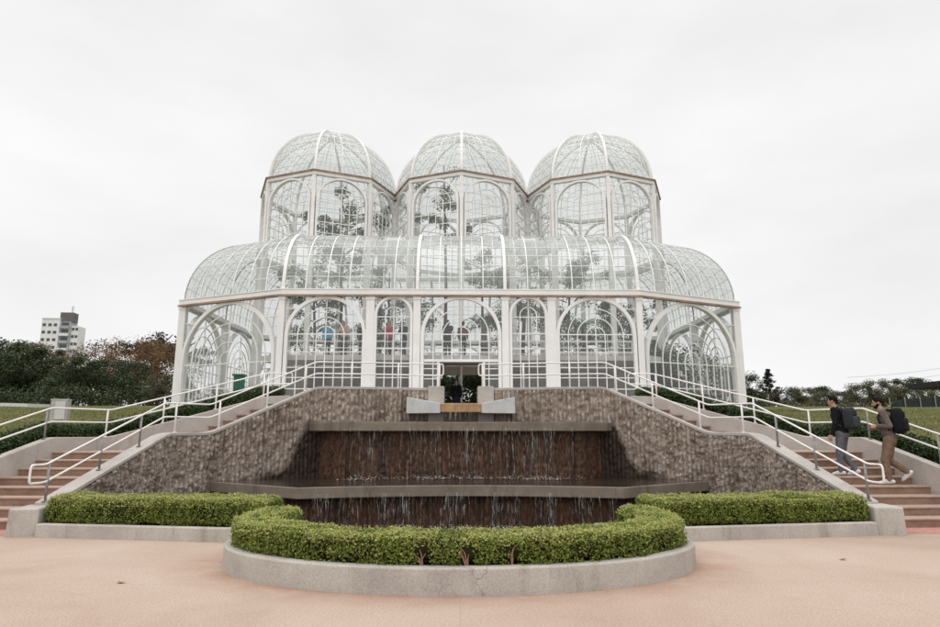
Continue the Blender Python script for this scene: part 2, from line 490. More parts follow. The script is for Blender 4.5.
def water_mat(name, col, rough):
    m = Mat(name); m.base(col, rough, 0.5)
    m.bsdf.inputs['IOR'].default_value = 1.33
    m.bump(m.noise(14, 3, 0.5), 0.35, 0.03); return m.m
M['water'] = water_mat('dark_pool_water', (0.035, 0.026, 0.02), 0.05)
m = Mat('falling_water')
m.base((0.82, 0.82, 0.80), 0.15, 0.5)
m.l.new(m.ramp(m.noise(9, 5, 0.7, (1, 1, 0.25)), [(0.38, (0.02,) * 3), (0.70, (0.42,) * 3)]), m.bsdf.inputs['Alpha']); M['fall'] = m.m
M['foam'] = simple('white_foam', (0.78, 0.77, 0.75), 0.5, var=0.05)

m = Mat('lawn_turf')
c = m.ramp(m.noise(0.35, 6, 0.65, dist=0.4), [(0.28, (0.072, 0.085, 0.022)), (0.5, (0.115, 0.12, 0.036)), (0.72, (0.185, 0.155, 0.068))])
c = m.mix(1.0, c, m.ramp(m.noise(14, 4, 0.75), [(0.3, (0.6, 0.6, 0.6)), (0.65, (1.2, 1.2, 1.2))]), 'MULTIPLY')
m.base(c, 0.9, 0.1).bump(m.noise(25, 5), 0.8, 0.06); M['lawn'] = m.m
M['soil'] = simple('dark_soil', (0.07, 0.045, 0.03), 0.95, 0.1, var=0.4, scale=20, bump=0.6)
M['bark'] = simple('bark', (0.11, 0.08, 0.06), 0.9, 0.1, var=0.4, scale=9, bump=0.6)
M['twig'] = simple('bare_twig', (0.26, 0.16, 0.10), 0.9, 0.1, var=0.3, scale=30)
M['leaf_bright'] = leaf_mat('box_hedge_leaf', (0.050, 0.078, 0.012), (0.19, 0.235, 0.040), (0.42, 0.45, 0.12), 0.5, 0.35, 3.0)
M['leaf_top'] = leaf_mat('box_top_leaf', (0.26, 0.285, 0.07), (0.42, 0.43, 0.14), (0.60, 0.58, 0.26), 0.5, 0.35, 3.0)
M['core_bright'] = simple('hedge_shaded_twigs', (0.030, 0.030, 0.013), 0.95, 0.05, var=0.4, scale=20)  # twig tone darkened, paints depth shade into the gaps between leaves
M['leaf_hedge'] = leaf_mat('dark_hedge_leaf', (0.012, 0.03, 0.006), (0.034, 0.062, 0.014), (0.08, 0.115, 0.03), 0.45, 0.2, 1.2)
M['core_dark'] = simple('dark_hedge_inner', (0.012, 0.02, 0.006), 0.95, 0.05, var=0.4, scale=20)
M['leaf_tree'] = leaf_mat('dark_tree_leaf', (0.014, 0.023, 0.007), (0.034, 0.050, 0.015), (0.070, 0.092, 0.028), 0.55, 0.2, 0.25)
M['leaf_olive'] = leaf_mat('olive_tree_leaf', (0.040, 0.042, 0.020), (0.082, 0.080, 0.038), (0.140, 0.130, 0.065), 0.55, 0.2, 0.25)
M['leaf_rust'] = leaf_mat('rusty_tree_leaf', (0.080, 0.044, 0.020), (0.165, 0.092, 0.042), (0.24, 0.150, 0.072), 0.6, 0.2, 0.25)
M['leaf_pine'] = leaf_mat('pine_needles', (0.010, 0.017, 0.009), (0.024, 0.034, 0.018), (0.045, 0.055, 0.03), 0.6, 0.1, 0.3)
M['leaf_inside'] = leaf_mat('glasshouse_leaf', (0.035, 0.062, 0.024), (0.075, 0.11, 0.045), (0.14, 0.175, 0.08), 0.4, 0.3, 0.5)

M['bld_white'] = simple('white_render', (0.74, 0.74, 0.74), 0.8, var=0.06, scale=0.3)
M['bld_dark'] = simple('dark_render', (0.15, 0.135, 0.13), 0.8, var=0.2, scale=0.3)
M['bld_grey'] = simple('grey_render', (0.38, 0.39, 0.41), 0.8, var=0.12, scale=0.3)
M['pane'] = simple('dark_window_pane', (0.05, 0.055, 0.06), 0.15, 0.6, var=0.3)
M['fence_green'] = simple('dark_green_fence', (0.022, 0.032, 0.024), 0.7, var=0.3, scale=2)
M['black'] = simple('black_roof', (0.012, 0.012, 0.013), 0.6, var=0.3)
M['cabinet'] = simple('grey_cabinet_face', (0.45, 0.44, 0.42), 0.7, var=0.15, scale=3)
M['cabinet_side'] = simple('cabinet_plate', (0.60, 0.59, 0.57), 0.6, var=0.08, scale=3)
M['bin'] = simple('green_plastic', (0.008, 0.10, 0.055), 0.4, 0.5, var=0.1)

# ------------------------------------------------------------------ plan of the stepped bowl (right half; x > 0, mirrored for the left)
P0, P1, P2, P3, P4 = (6.85, 10.55), (6.3, 13.6), (5.65, 14.4), (3.62, 15.72), (0.47, 16.05)
H_LAND_WALL, H_TOP_WALL = 1.60, 2.72
Z_LAND, Z_TERR, Z_FLOOR = 1.2, 2.35, 2.5
RISE = 0.15
# wall centre line with its top height as third coordinate
_wall = [(6.85, 10.78, 0.47), (*P1, H_LAND_WALL), (*P2, H_LAND_WALL), (*P3, H_TOP_WALL), (2.3, 15.90, H_TOP_WALL), (*P4, H_TOP_WALL - 0.02)]
WALL = smooth_path(_wall, 0.04, 0.42)
# outer curb line
O0, O1, O2, O3 = (9.55, 10.2), (8.75, 13.7), (8.2, 15.0), (5.25, 17.1)
_outer = [(9.95, 9.0, 0.32), (*O0, 0.33), (*O1, 1.5), (*O2, 1.5), (*O3, 2.56), (4.75, 17.5, 2.6)]
OUTER = smooth_path(_outer, 0.06, 0.3)

def mir(P, s):
    P = np.array(P, float).copy(); P[:, 0] *= s; return P

# ------------------------------------------------------------------ setting: plaza, terrain, water, terrace
arc = [(2.6 * math.cos(a), 8.5 - 1.5 * math.sin(a)) for a in np.linspace(0, PI, 25)]
plaza_poly = [(-60, -30), (60, -30), (60, 11.6), (6.86, 11.6), (6.75, 10.6), (2.6, 9.95)] + arc + [(-2.6, 9.95), (-6.75, 10.6), (-6.86, 11.6), (-60, 11.6)]
tag(flat('plaza', plaza_poly, 0.0, M['plaza']), 'pinkish washed concrete plaza in front of the fountain', 'plaza', kind='structure')
for s in (-1, 1):
    tag(flat('pavement', [(s * 7.1, 10.52), (s * 10.4, 10.2), (s * 10.4, 11.2), (s * 7.0, 11.2)], 0.004, M['redtile']),
        'red tiled strip along the foot of the %s stairs' % ('left' if s < 0 else 'right'), 'pavement', kind='structure')
tag(flat('water', [(-6.6, 6.9), (6.6, 6.9), (6.2, 14.2), (-6.2, 14.2)], -0.28, M['water']), 'dark water in the pool below the fountain', 'water', kind='structure')

def terrain_h(x, y):
    x, y = np.asarray(x, float), np.asarray(y, float)
    ax = np.abs(x)
    ramp = 1.62 + (y - 16.0) * 0.062
    h = np.where(y < 16.0, np.interp(y, [9.0, 11.0, 13.7, 16.0], [-0.1, 0.25, 1.3, 1.62]), np.minimum(ramp, 1.62 + 0.062 * 28))
    far = np.clip((y - 55) / 400.0, 0, 1)
    h = h - far * 2.0
    h = h + 0.10 * vnoise(x * 0.13, y * 0.13) * np.clip((y - 17) / 8, 0, 1)
    # terrace and glasshouse footprint lie level; the stepped bowl is left open
    foot = np.clip((np.interp(y, [17, 27, 46], [5.6, 9.2, 15.0]) - ax) / 0.6, 0, 1) * ((y > 17.0) & (y < 46))
    h = h * (1 - foot) + (Z_TERR - 0.06) * foot
    inb = np.interp(y, [9.0, 10.2, 13.7, 15.0, 17.1, 17.3], [9.95, 9.6, 8.85, 8.3, 5.35, 0.0])
    h = np.where((y < 17.2) & (ax < inb), -1.2, h)
    h = np.where(y < 10.8, -0.15, h)
    return h

xs = np.r_[np.linspace(-1500, -90, 15), np.arange(-80, -20, 2.0), np.arange(-20, 20.01, 0.25), np.arange(22, 81, 2.0), np.linspace(90, 1500, 15)]
ys = np.r_[np.linspace(-400, 5, 6), np.arange(8, 20, 0.2), np.arange(20, 60, 0.7), np.linspace(62, 140, 20), np.linspace(160, 2200, 14)]
X, Y = np.meshgrid(xs, ys)
Z = terrain_h(X, Y)
nx, ny = len(xs), len(ys)
idx = np.arange(nx * ny).reshape(ny, nx)
quads = np.stack([idx[:-1, :-1], idx[:-1, 1:], idx[1:, 1:], idx[1:, :-1]], -1).reshape(-1, 4)
tag(mesh_obj('terrain', np.stack([X, Y, Z], -1).reshape(-1, 3), quads, M['lawn'], smooth=True), 'mown grass slope rising beside and behind the stairs', 'lawn', kind='structure')

# terrace floor behind the bowl wall
tp = [(x, y + 0.1) for x, y in WALL[::8][:, :2] if y > 15.70]
tp = tp[::-1]
right = tp + [(5.25, 17.05), (9.0, 27.6)]
left = [(-x, y) for x, y in reversed(right)]
tag(flat('terrace_floor', left + right, Z_TERR, M['pale_floor']), 'pale paved terrace between fountain wall and glasshouse door', 'terrace', kind='structure')

# pale path edging on the left lawn crest
mbp = MB()
pts = [(-36 + i * 0.55, 46.0 - 0.33 * i, 0) for i in range(18)]
pts = [(p[0], p[1], float(terrain_h(p[0], p[1])) + 0.10) for p in pts]
mbp.sweep(pts, (0, 0, 1), 1.3, 0.22)
tag(mbp.build('path', M['cabinet_side']), 'pale path edge crossing the lawn at left', 'path', kind='structure')

# ------------------------------------------------------------------ grass blades on the lawn
def grass_patch(n):
    x = rng.uniform(-36, 44, n); y = 13.5 + 26 * rng.random(n) ** 1.6
    h = terrain_h(x, y)
    ok = (np.abs(x) > np.interp(y, [13, 15, 17.2, 27, 46], [9.2, 9.0, 7.0, 9.6, 15.4])) & (h > 0.3)
    x, y, h = x[ok], y[ok], h[ok]
    n = len(x)
    a = rng.uniform(0, 2 * PI, n); L = rng.uniform(0.04, 0.10, n) * (1 + (rng.random(n) < 0.04) * 1.2); w = rng.uniform(0.008, 0.018, n)
    lean = rng.normal(0, 0.03, (n, 2))
    base = np.stack([x, y, h - 0.01], 1)
    d = np.stack([np.cos(a) * w, np.sin(a) * w, np.zeros(n)], 1)
    tip = base + np.stack([lean[:, 0], lean[:, 1], L], 1)
    V = np.stack([base - d, base + d, tip], 1).reshape(-1, 3)
    return V, np.arange(3 * n).reshape(-1, 3)
M['blade'] = leaf_mat('grass_blade', (0.07, 0.085, 0.022), (0.125, 0.13, 0.04), (0.23, 0.20, 0.09), 0.7, 0.2, 0.4)
V, Fq = grass_patch(90000)
tag(mesh_obj('grass', V, Fq, M['blade']), 'short dry mown grass on the slope', 'grass', kind='stuff')

# ------------------------------------------------------------------ bowl walls
def rib_profile(s, z, seed, depth):
    """broken vertical ribs: s along the wall, z up; returns outward displacement"""
    wob = 0.012 * vnoise(s * 1.7, z * 1.3, seed)
    ph = (s + wob) / 0.108
    tri = np.abs((ph % 1.0) - 0.5) * 2                 # 0 at rib crest
    prof = np.clip(2.1 - 2.1 * tri, 0, 1)
    chip = vnoise(np.floor(ph) * 7.3, z * 11.0, seed + 3) * 0.55 + vnoise(s * 26, z * 26, seed + 5) * 0.45 + 0.25 * vnoise(s * 1.1, z * 0.9, seed + 8)
    prof = prof * np.clip(0.72 + 0.75 * chip, 0.05, 1.15)
    return depth * prof + 0.010 * vnoise(s * 40, z * 40, seed + 9)

def rib_sheet(path3, zbot, seed, depth, step_z=0.035, inward=1.0):
    """vertical face under a path (x,y,ztop); displaced to the left of the path (inward=1) or right"""
    P, t = resample(path3, 0.021)
    T = np.gradient(P[:, :2], axis=0); T /= np.linalg.norm(T, axis=1)[:, None]
    N = np.stack([-T[:, 1], T[:, 0]], 1) * inward
    zt = P[:, 2]; nz = max(6, int((zt.max() - zbot) / step_z))
    u = np.linspace(0, 1, nz)
    Zg = zbot + (zt[:, None] - zbot) * u[None, :]
    d = rib_profile(t[:, None] + 0 * Zg, Zg, seed, depth)
    edge = np.clip(np.minimum(t, t[-1] - t) / 0.1, 0, 1)[:, None]
    d = d * (0.25 + 0.75 * edge)
    Vx = P[:, None, 0] + N[:, None, 0] * d; Vy = P[:, None, 1] + N[:, None, 1] * d
    V = np.stack([Vx, Vy, Zg], -1).reshape(-1, 3)
    n, k = len(P), nz
    idx = np.arange(n * k).reshape(n, k)
    q = np.stack([idx[:-1, :-1], idx[1:, :-1], idx[1:, 1:], idx[:-1, 1:]], -1).reshape(-1, 4)
    if inward > 0: q = q[:, ::-1]
    return V, q

CAP_H = 0.07
WT = 0.26
for s in (-1, 1):
    side = 'left' if s < 0 else 'right'
    W = mir(WALL, s)
    ctr = (s * 5.5, 14.0, 0.0)
    w = empty('retaining_wall', ctr, 'ribbed concrete bowl wall carrying the stairs on the %s of the fountain' % side, 'wall')
    # inner ribbed face: towards the bowl; on the right half, walking P0->P4, the bowl is on the left
    inn = 1.0 if s > 0 else -1.0
    face = np.c_[offset2d(W[:, :2], inn * WT / 2), W[:, 2] - CAP_H]
    V, q = rib_sheet(face, -0.4, 11 + s, 0.085, inward=inn)
    rf = mesh_obj('ribbed_face', V, q, M['ribwall'], w)
    ax_ = np.abs(V[:, 0]); zw = np.where(ax_ < 5.5, 0.58 + 1.25 * np.clip((5.5 - ax_) / 1.75, 0, 1) ** 4.5, 0.62 - (ax_ - 5.5) * 3.0)
    zw = np.where(ax_ < 3.75, 1.95 - 0.35 * (3.75 - ax_), zw)
    wv = np.clip((zw + 0.16 * vnoise(ax_ * 2.2, V[:, 2] * 1.2, 4.0) + 0.08 * vnoise(ax_ * 9, V[:, 2] * 3, 7.0) - V[:, 2]) / 0.22, 0, 1) * 0.92
    at_ = rf.data.attributes.new('wet', 'FLOAT', 'POINT'); at_.data.foreach_set('value', wv.astype(np.float32))
    # core body and smooth cap
    A = offset2d(W[:, :2], inn * (WT / 2 - 0.015)); B = offset2d(W[:, :2], -inn * WT / 2)
    n = len(W)
    def ribbon_solid(A, B, z0, z1):
        V = np.r_[np.c_[A, z0], np.c_[B, z0], np.c_[B, z1], np.c_[A, z1]]
        n = len(A); Fs = []
        for i in range(n - 1):
            for k in range(4):
                k2 = (k + 1) % 4
                Fs.append((k*n + i, k*n + i + 1, k2*n + i + 1, k2*n + i))
        Fs.append((0, n, 2*n, 3*n)); Fs.append((3*n + n - 1, 2*n + n - 1, n + n - 1, n - 1))
        return V, Fs
    V, Fs = ribbon_solid(A, B, np.full(n, -0.4), W[:, 2] - CAP_H - 0.002)
    mesh_obj('wall_core', V, Fs, M['concrete'], w)
    A = offset2d(W[:, :2], inn * (WT / 2 + 0.045)); B = offset2d(W[:, :2], -inn * (WT / 2 + 0.03))
    V, Fs = ribbon_solid(A, B, W[:, 2] - CAP_H, W[:, 2])
    o = mesh_obj('coping', V, Fs, M['curb'], w)
    bv = o.modifiers.new('bevel', 'BEVEL'); bv.width = 0.012; bv.segments = 2; bv.limit_method = 'ANGLE'
    # plain pier beside the water gap
    MB().box((s * 0.62, 16.0, 1.3), (0.40, 0.5, 2 * (H_TOP_WALL + 0.02 - 1.3))).build('pier', M['concrete'], w, bevel=0.015)
    # end block at the foot of the stairs
    MB().box((s * 6.88, 10.62, 0.20), (0.46, 0.62, 0.46), rz=-s * 0.12, taper=0.97).build('end_block', M['concrete'], w, bevel=0.03)

# ------------------------------------------------------------------ stairs
def lerp(a, b, t): return (a[0] + (b[0] - a[0]) * t, a[1] + (b[1] - a[1]) * t)
def line_at(P, y):
    return float(np.interp(y, P[:, 1], P[:, 0]))
for s in (-1, 1):
    side = 'left' if s < 0 else 'right'
    st = empty('staircase', (s * 7.8, 12.5, 0), 'terracotta coloured stairs climbing past the %s end of the fountain' % side, 'stairs')
    wy = WALL[WALL[:, 1] < 14.0]; oy = OUTER[OUTER[:, 1] < 14.4]
    ys_ = [11.08 + 0.36 * k for k in range(8)]
    def quad(ya, yb, za, zb, mb):
        xi0, xi1 = line_at(wy, ya) + 0.12, line_at(wy, yb) + 0.12
        xo0, xo1 = line_at(oy, ya) - 0.02, line_at(oy, yb) - 0.02
        poly = [(s * xi0, ya), (s * xo0, ya + 0.10), (s * xo1, yb + 0.10), (s * xi1, yb)]
        if s < 0: poly = poly[::-1]
        mb.prism(poly, za, zb)
    for k in range(8):
        mb = MB(); quad(ys_[k], ys_[k] + 0.36 if k < 7 else 13.75, -0.3, RISE * (k + 1) - 0.03, mb)
        stp = mb.build('step', M['step'], st)
        mb = MB(); quad(ys_[k] - 0.018, ys_[k] + 0.36 if k < 7 else 13.73, RISE * (k + 1) - 0.03, RISE * (k + 1), mb)
        mb.build('tread', M['nosing'], stp, bevel=0.006)
    # landing
    lp = [(6.3, 13.72), (8.75, 13.82), (8.2, 15.0), (7.25, 15.7), (5.65, 14.4)]
    lp = [(s * x, y) for x, y in lp]
    if s < 0: lp = lp[::-1]
    MB().prism(lp, -0.3, Z_LAND).build('landing', M['nosing'], st)
    # upper flight: between inner wall (P2->P3) and outer curb (O2->O3)
    ia, ib, oa, ob = (5.70, 14.5), (3.75, 15.84), (7.2, 15.6), (5.30, 17.0)
    nst = 7; rise2 = (Z_TERR - Z_LAND) / (nst + 1)
    for k in range(nst):
        t0, t1 = k / nst, (k + 1) / nst
        for (zlo, zhi, nm, over) in ((-0.3, Z_LAND + rise2 * (k + 1) - 0.03, 'step', 0.0), (Z_LAND + rise2 * (k + 1) - 0.03, Z_LAND + rise2 * (k + 1), 'tread', 0.012)):
            poly = [lerp(ia, ib, t0 - over), lerp(oa, ob, t0 - over), lerp(oa, ob, t1 - 0.001), lerp(ia, ib, t1 - 0.001)]
            poly = [(s * x, y) for x, y in poly]
            if s < 0: poly = poly[::-1]
            o = MB().prism(poly, zlo, zhi).build(nm, M['step'] if nm == 'step' else M['nosing'], st if nm == 'step' else stp2)
            if nm == 'step': stp2 = o
    # outer curb wall
    oc = empty('curb_wall', (s * 9.0, 13.5, 0), 'smooth pale concrete curb wall along the outer side of the %s stairs' % side, 'wall')
    Wo = mir(OUTER, s)
    inn = 1.0 if s > 0 else -1.0
    A = offset2d(Wo[:, :2], inn * 0.11); B = offset2d(Wo[:, :2], -inn * 0.11)
    V, Fs = ribbon_solid(A, B, np.full(len(Wo), -0.4), Wo[:, 2])
    o = mesh_obj('curb_body', V, Fs, M['curb'], oc)
    bv = o.modifiers.new('bevel', 'BEVEL'); bv.width = 0.015; bv.segments = 2; bv.limit_method = 'ANGLE'

# ------------------------------------------------------------------ handrails
def rail_loop(path, hi, lo, loop_start, loop_end, ext=0.0):
    """top path and lower path joined by round ends"""
    top = [(p[0], p[1], p[2] + hi) for p in path]; low = [(p[0], p[1], p[2] + lo) for p in path]
    return top, low
def end_loop(a, b, d, n=7):
    """half round from a (upper) to b (lower) bulging along d"""
    a, b, d = Vector(a), Vector(b), Vector(d)
    c = (a + b) / 2; r = (a - b).length / 2; up = (a - b).normalized()
    q = lambda v: math.copysign(abs(v) ** 0.5, v)
    return [tuple(c + up * r * q(math.cos(t)) + d * r * 0.55 * q(math.sin(t))) for t in np.linspace(0, PI, 17)]
HI, LO = 0.62, 0.33
for s in (-1, 1):
    side = 'left' if s < 0 else 'right'
    W = mir(WALL, s)
    L = np.r_[0, np.cumsum(np.linalg.norm(np.diff(W[:, :2], axis=0), axis=1))]
    hr = empty('handrail', (W[len(W)//2][0], W[len(W)//2][1], 0), 'white double handrail on the fountain wall beside the %s stairs' % side, 'handrail')
    # straight runs: sample the wall line sparsely so that the rail is made of straight lengths with soft bends
    key = smooth_path([(s * x, y, z) for x, y, z in _wall], 0.06, 0.22)
    st_pt = key[0]; d0 = np.array((key[0][0] - key[6][0], key[0][1] - key[6][1], 0)); d0 /= np.linalg.norm(d0)
    first = [tuple(st_pt + d0 * q) for q in (0.24, 0.16, 0.08)]
    path = [(p[0], p[1], st_pt[2]) for p in first] + [tuple(p) for p in key]
    path[0:3] = [(p[0], p[1], st_pt[2] - 0.01) for p in path[0:3]]
    path = [p for p in path if abs(p[0]) > 0.48]
    top = [(p[0], p[1], p[2] + HI) for p in path]; low = [(p[0], p[1], p[2] + LO) for p in path]
    loopa = end_loop(top[0], low[0], d0)
    loopb = end_loop(top[-1], low[-1], (-s, 0.05, 0))
    ring = top + loopb[1:-1] + low[::-1] + loopa[::-1][1:-1]
    MB().tube(ring, 0.0185, 8, closed=True).build('rail', M['rail'], hr, smooth=True)
    marks = [(0.05, 'post'), (1.15, 'post'), (2.15, 'post'), (3.1, 'white'), (4.1, 'white'), (5.15, 'white'), (6.05, 'white'), (7.2, 'white'), (8.35, 'white'), (9.4, 'white')]
    for q, kind in marks:
        i = int(np.argmin(np.abs(L - q))); p = W[i]
        mb = MB(); mb.tube([(p[0], p[1], p[2] - 0.03), (p[0], p[1], p[2] + HI)], 0.022, 8)
        mb.tube([(p[0], p[1], p[2] - 0.002), (p[0], p[1], p[2] + 0.012)], 0.05, 10)
        mb.build('post', M['post'] if kind == 'post' else M['rail'], hr, smooth=True)
    Wo = mir(OUTER, s)
    hr = empty('handrail', (s * 8.7, 13.7, 0), 'white double handrail along the hedge side of the %s stairs' % side, 'handrail')
    key = smooth_path([(s * x, y, z) for x, y, z in _outer], 0.06, 0.2)
    top = [(p[0], p[1], p[2] + HI) for p in key]; low = [(p[0], p[1], p[2] + LO) for p in key]
    ring = top + end_loop(top[-1], low[-1], (-s * 0.7, 0.7, 0))[1:-1] + low[::-1] + end_loop(top[0], low[0], (0, -1, 0))[::-1][1:-1]
    MB().tube(ring, 0.0185, 8, closed=True).build('rail', M['rail'], hr, smooth=True)
    Lo = np.r_[0, np.cumsum(np.linalg.norm(np.diff(Wo[:, :2], axis=0), axis=1))]
    for j, q in enumerate((0.6, 1.9, 3.2, 4.75, 6.15, 7.4, 8.6, 9.8)):
        i = int(np.argmin(np.abs(Lo - q))); p = Wo[i]
        mb = MB(); mb.tube([(p[0], p[1], p[2] - 0.03), (p[0], p[1], p[2] + HI)], 0.022, 8)
        mb.tube([(p[0], p[1], p[2] - 0.002), (p[0], p[1], p[2] + 0.012)], 0.05, 10)
        mb.build('post', M['post'] if j < 4 else M['rail'], hr, smooth=True)

# ------------------------------------------------------------------ fountain
ft = empty('fountain', (0, 13.5, 0), 'two tier cascade fountain with dark wet walls and concrete lips', 'fountain')
def sym(poly):      # right half polyline from centre to end -> full polyline left..right
    P = np.asarray(poly, float)
    return np.r_[mir(P[1:][::-1], -1), P]
def lip_path(c, corner, end):
    """concave middle then chamfered ends"""
    mid = [(corner[0] * t, c + (corner[1] - c) * t ** 2) for t in np.linspace(0, 1, 15)]
    return sym(mid + [lerp(corner, end, 0.5), end])
tiers = [dict(c=13.12, k=(3.18, 12.6), e=(5.5, 14.25), top=0.55, bot=0.33, zb=-0.4, back=15.4, wat=0.50),
         dict(c=14.72, k=(2.80, 14.3), e=(3.78, 15.62), top=1.84, bot=1.63, zb=0.3, back=16.2, wat=1.79)]
for ti, t in enumerate(tiers):
    Lp = lip_path(t['c'], t['k'], t['e'])
    ins = 0.30
    fr = Lp; bk = offset2d(Lp, 0.38)
    V, Fs = ribbon_solid(fr, bk, np.full(len(fr), t['bot']), np.full(len(fr), t['top']))
    lip = mesh_obj('basin_lip', V, Fs, M['lip'], ft)
    bv = lip.modifiers.new('bevel', 'BEVEL'); bv.width = 0.018; bv.segments = 2; bv.limit_method = 'ANGLE'
    wl_ = offset2d(Lp, ins)
    face = np.c_[wl_, np.full(len(wl_), t['bot'] + 0.004)]
    V, q = rib_sheet(face, t['zb'], 31 + ti, 0.055, inward=-1.0)
    mesh_obj('cascade_wall', V, q, M['wetwall'], ft)
    # water surface behind the lip
    poly = [tuple(p) for p in offset2d(Lp, 0.03)] + [(t['e'][0] * 0.93, t['back']), (-t['e'][0] * 0.93, t['back'])]
    flat('basin_water', poly, t['top'] + 0.006, M['water'], ft)
# spill trough with two sloping wings
for s in (-1, 1):
    xo, xi = 1.32, 0.50
    poly = [(s * xi, 2.06), (s * xo, 2.05), (s * xo, 2.45), (s * xi, 2.30)]
    yv = (15.35, 15.82)
    V = [(x, yv[0], z) for x, z in poly] + [(x, yv[1], z) for x, z in poly]
    Fs = [(0,1,2,3), (7,6,5,4), (0,4,5,1), (1,5,6,2), (2,6,7,3), (3,7,4,0)]
    if s < 0: Fs = [tuple(reversed(f)) for f in Fs]
    MB().add(V, Fs).build('trough_wing', M['trough'], ft, bevel=0.012)
MB().box((0, 15.56, 2.19), (0.998, 0.36, 0.22)).build('spill_lip', M['rust_lip'], ft, bevel=0.02)
MB().box((0, 15.95, 1.2), (0.82, 0.3, 2.0)).build('trough_block', M['lip'], ft)

# falling water: broken strands, drips and splashes in front of each cascade wall
def strands(path, ztop, zbot, n, seed, clusters):
    r = np.random.default_rng(seed)
    P, t = resample(path, 0.02)
    T = np.gradient(P, axis=0); T /= np.linalg.norm(T, axis=1)[:, None]; N = np.stack([T[:, 1], -T[:, 0]], 1)
    mb = MB()
    for i in range(n):
        if r.random() < 0.6:
            c = clusters[r.integers(len(clusters))]; u = c + r.normal(0, 0.016)
        else: u = r.random()
        if not 0.01 < u < 0.99: continue
        k = int(u * (len(P) - 1)); p, nn, tt = P[k], N[k], T[k]
        z = ztop - (0 if r.random() < 0.7 else r.uniform(0, 0.5) * (ztop - zbot))
        zend = z - (ztop - zbot) * r.uniform(0.12, 1.0) if r.random() < 0.6 else zbot
        x = 0.0; drift = r.normal(0, 0.25 if r.random() < 0.12 else 0.04); w = r.uniform(0.003, 0.009) * (2.2 if r.random() < 0.07 else 1); out = 0.02
        A, B = [], []
        while z > max(zend, zbot):
            out = 0.02 + 0.10 * (1 - math.exp(-(ztop - z) * 1.6))
            q = p + nn * out + tt * x
            ww = w * r.uniform(0.3, 1.3)
            A.append((q[0] - tt[0] * ww / 2, q[1] - tt[1] * ww / 2, z)); B.append((q[0] + tt[0] * ww / 2, q[1] + tt[1] * ww / 2, z))
            dz = r.uniform(0.03, 0.07); z -= dz; x += drift * dz + r.normal(0, 0.006)
            if r.random() < 0.22 and len(A) > 2:       # the strand breaks
                mb.quadstrip(A, B); A, B = [], []; z -= r.uniform(0.02, 0.16)
        if len(A) > 1: mb.quadstrip(A, B)
    return mb
for ti, t in enumerate(tiers):
    pth = offset2d(lip_path(t['c'], t['k'], t['e']), 0.03)[2:-2]
    zb = -0.27 if ti == 0 else 0.57
    cl = [0.08, 0.16, 0.27, 0.33, 0.47, 0.5, 0.61, 0.66, 0.78, 0.9] if ti == 0 else [0.1, 0.13, 0.34, 0.4, 0.52, 0.57, 0.70, 0.79, 0.85, 0.87]
    mb = strands(pth, t['bot'] + 0.15, zb, 300 if ti == 0 else 190, 5 + ti, cl)
    tag(mb.build('falling_water', M['fall']), ['thin white water strands falling from the lower lip', 'thin white water strands falling from the upper lip'][ti], 'falling water', kind='stuff')
    r = np.random.default_rng(50 + ti); fm = MB()
    for i in range(420):
        u = np.clip(cl[r.integers(len(cl))] + r.normal(0, 0.035), 0, 1) if r.random() < 0.75 else r.random()
        k = int(u * (len(pth) - 1) * 0.999); f = u * (len(pth) - 1) - k
        p = pth[k] * (1 - f) + pth[min(k + 1, len(pth) - 1)] * f
        hgt = abs(r.normal(0, 0.035)); rad = r.uniform(0.003, 0.008)
        fm.ball((p[0] + r.normal(0, 0.05), p[1] - 0.10 + r.normal(0, 0.14), zb + hgt), (rad * 2, rad * 2, rad * 0.7), 5, 3)
    tag(fm.build('water_splash', M['foam']), ['white splashes at the foot of the lower cascade', 'white splashes at the foot of the upper cascade'][ti], 'splash', kind='stuff')
mb = strands(np.array([(-0.42, 15.36), (0.42, 15.36)]), 2.1, 1.86, 60, 9, [0.2, 0.5, 0.8])
tag(mb.build('falling_water', M['fall']), 'short curtain of water under the rust stained spout', 'falling water', kind='stuff')

# ------------------------------------------------------------------ planters and hedges
def leaf_cards(P, N, size, r, jitter=0.7, aspect=0.6):
    """one bent diamond leaf per point"""
    n = len(P)
    D = N + r.normal(0, jitter, (n, 3)); D /= np.linalg.norm(D, axis=1)[:, None]
    A = np.cross(D, r.normal(0, 1, (n, 3))); A /= np.linalg.norm(A, axis=1)[:, None] + 1e-9
    B = np.cross(D, A)
    L = (size * r.uniform(0.6, 1.35, n))[:, None]
    V = np.stack([P - A * L * 0.5, P + B * L * 0.5 * aspect + D * L * 0.08, P + A * L * 0.5, P - B * L * 0.5 * aspect + D * L * 0.08], 1).reshape(-1, 3)
    return V, np.arange(4 * n).reshape(-1, 4)

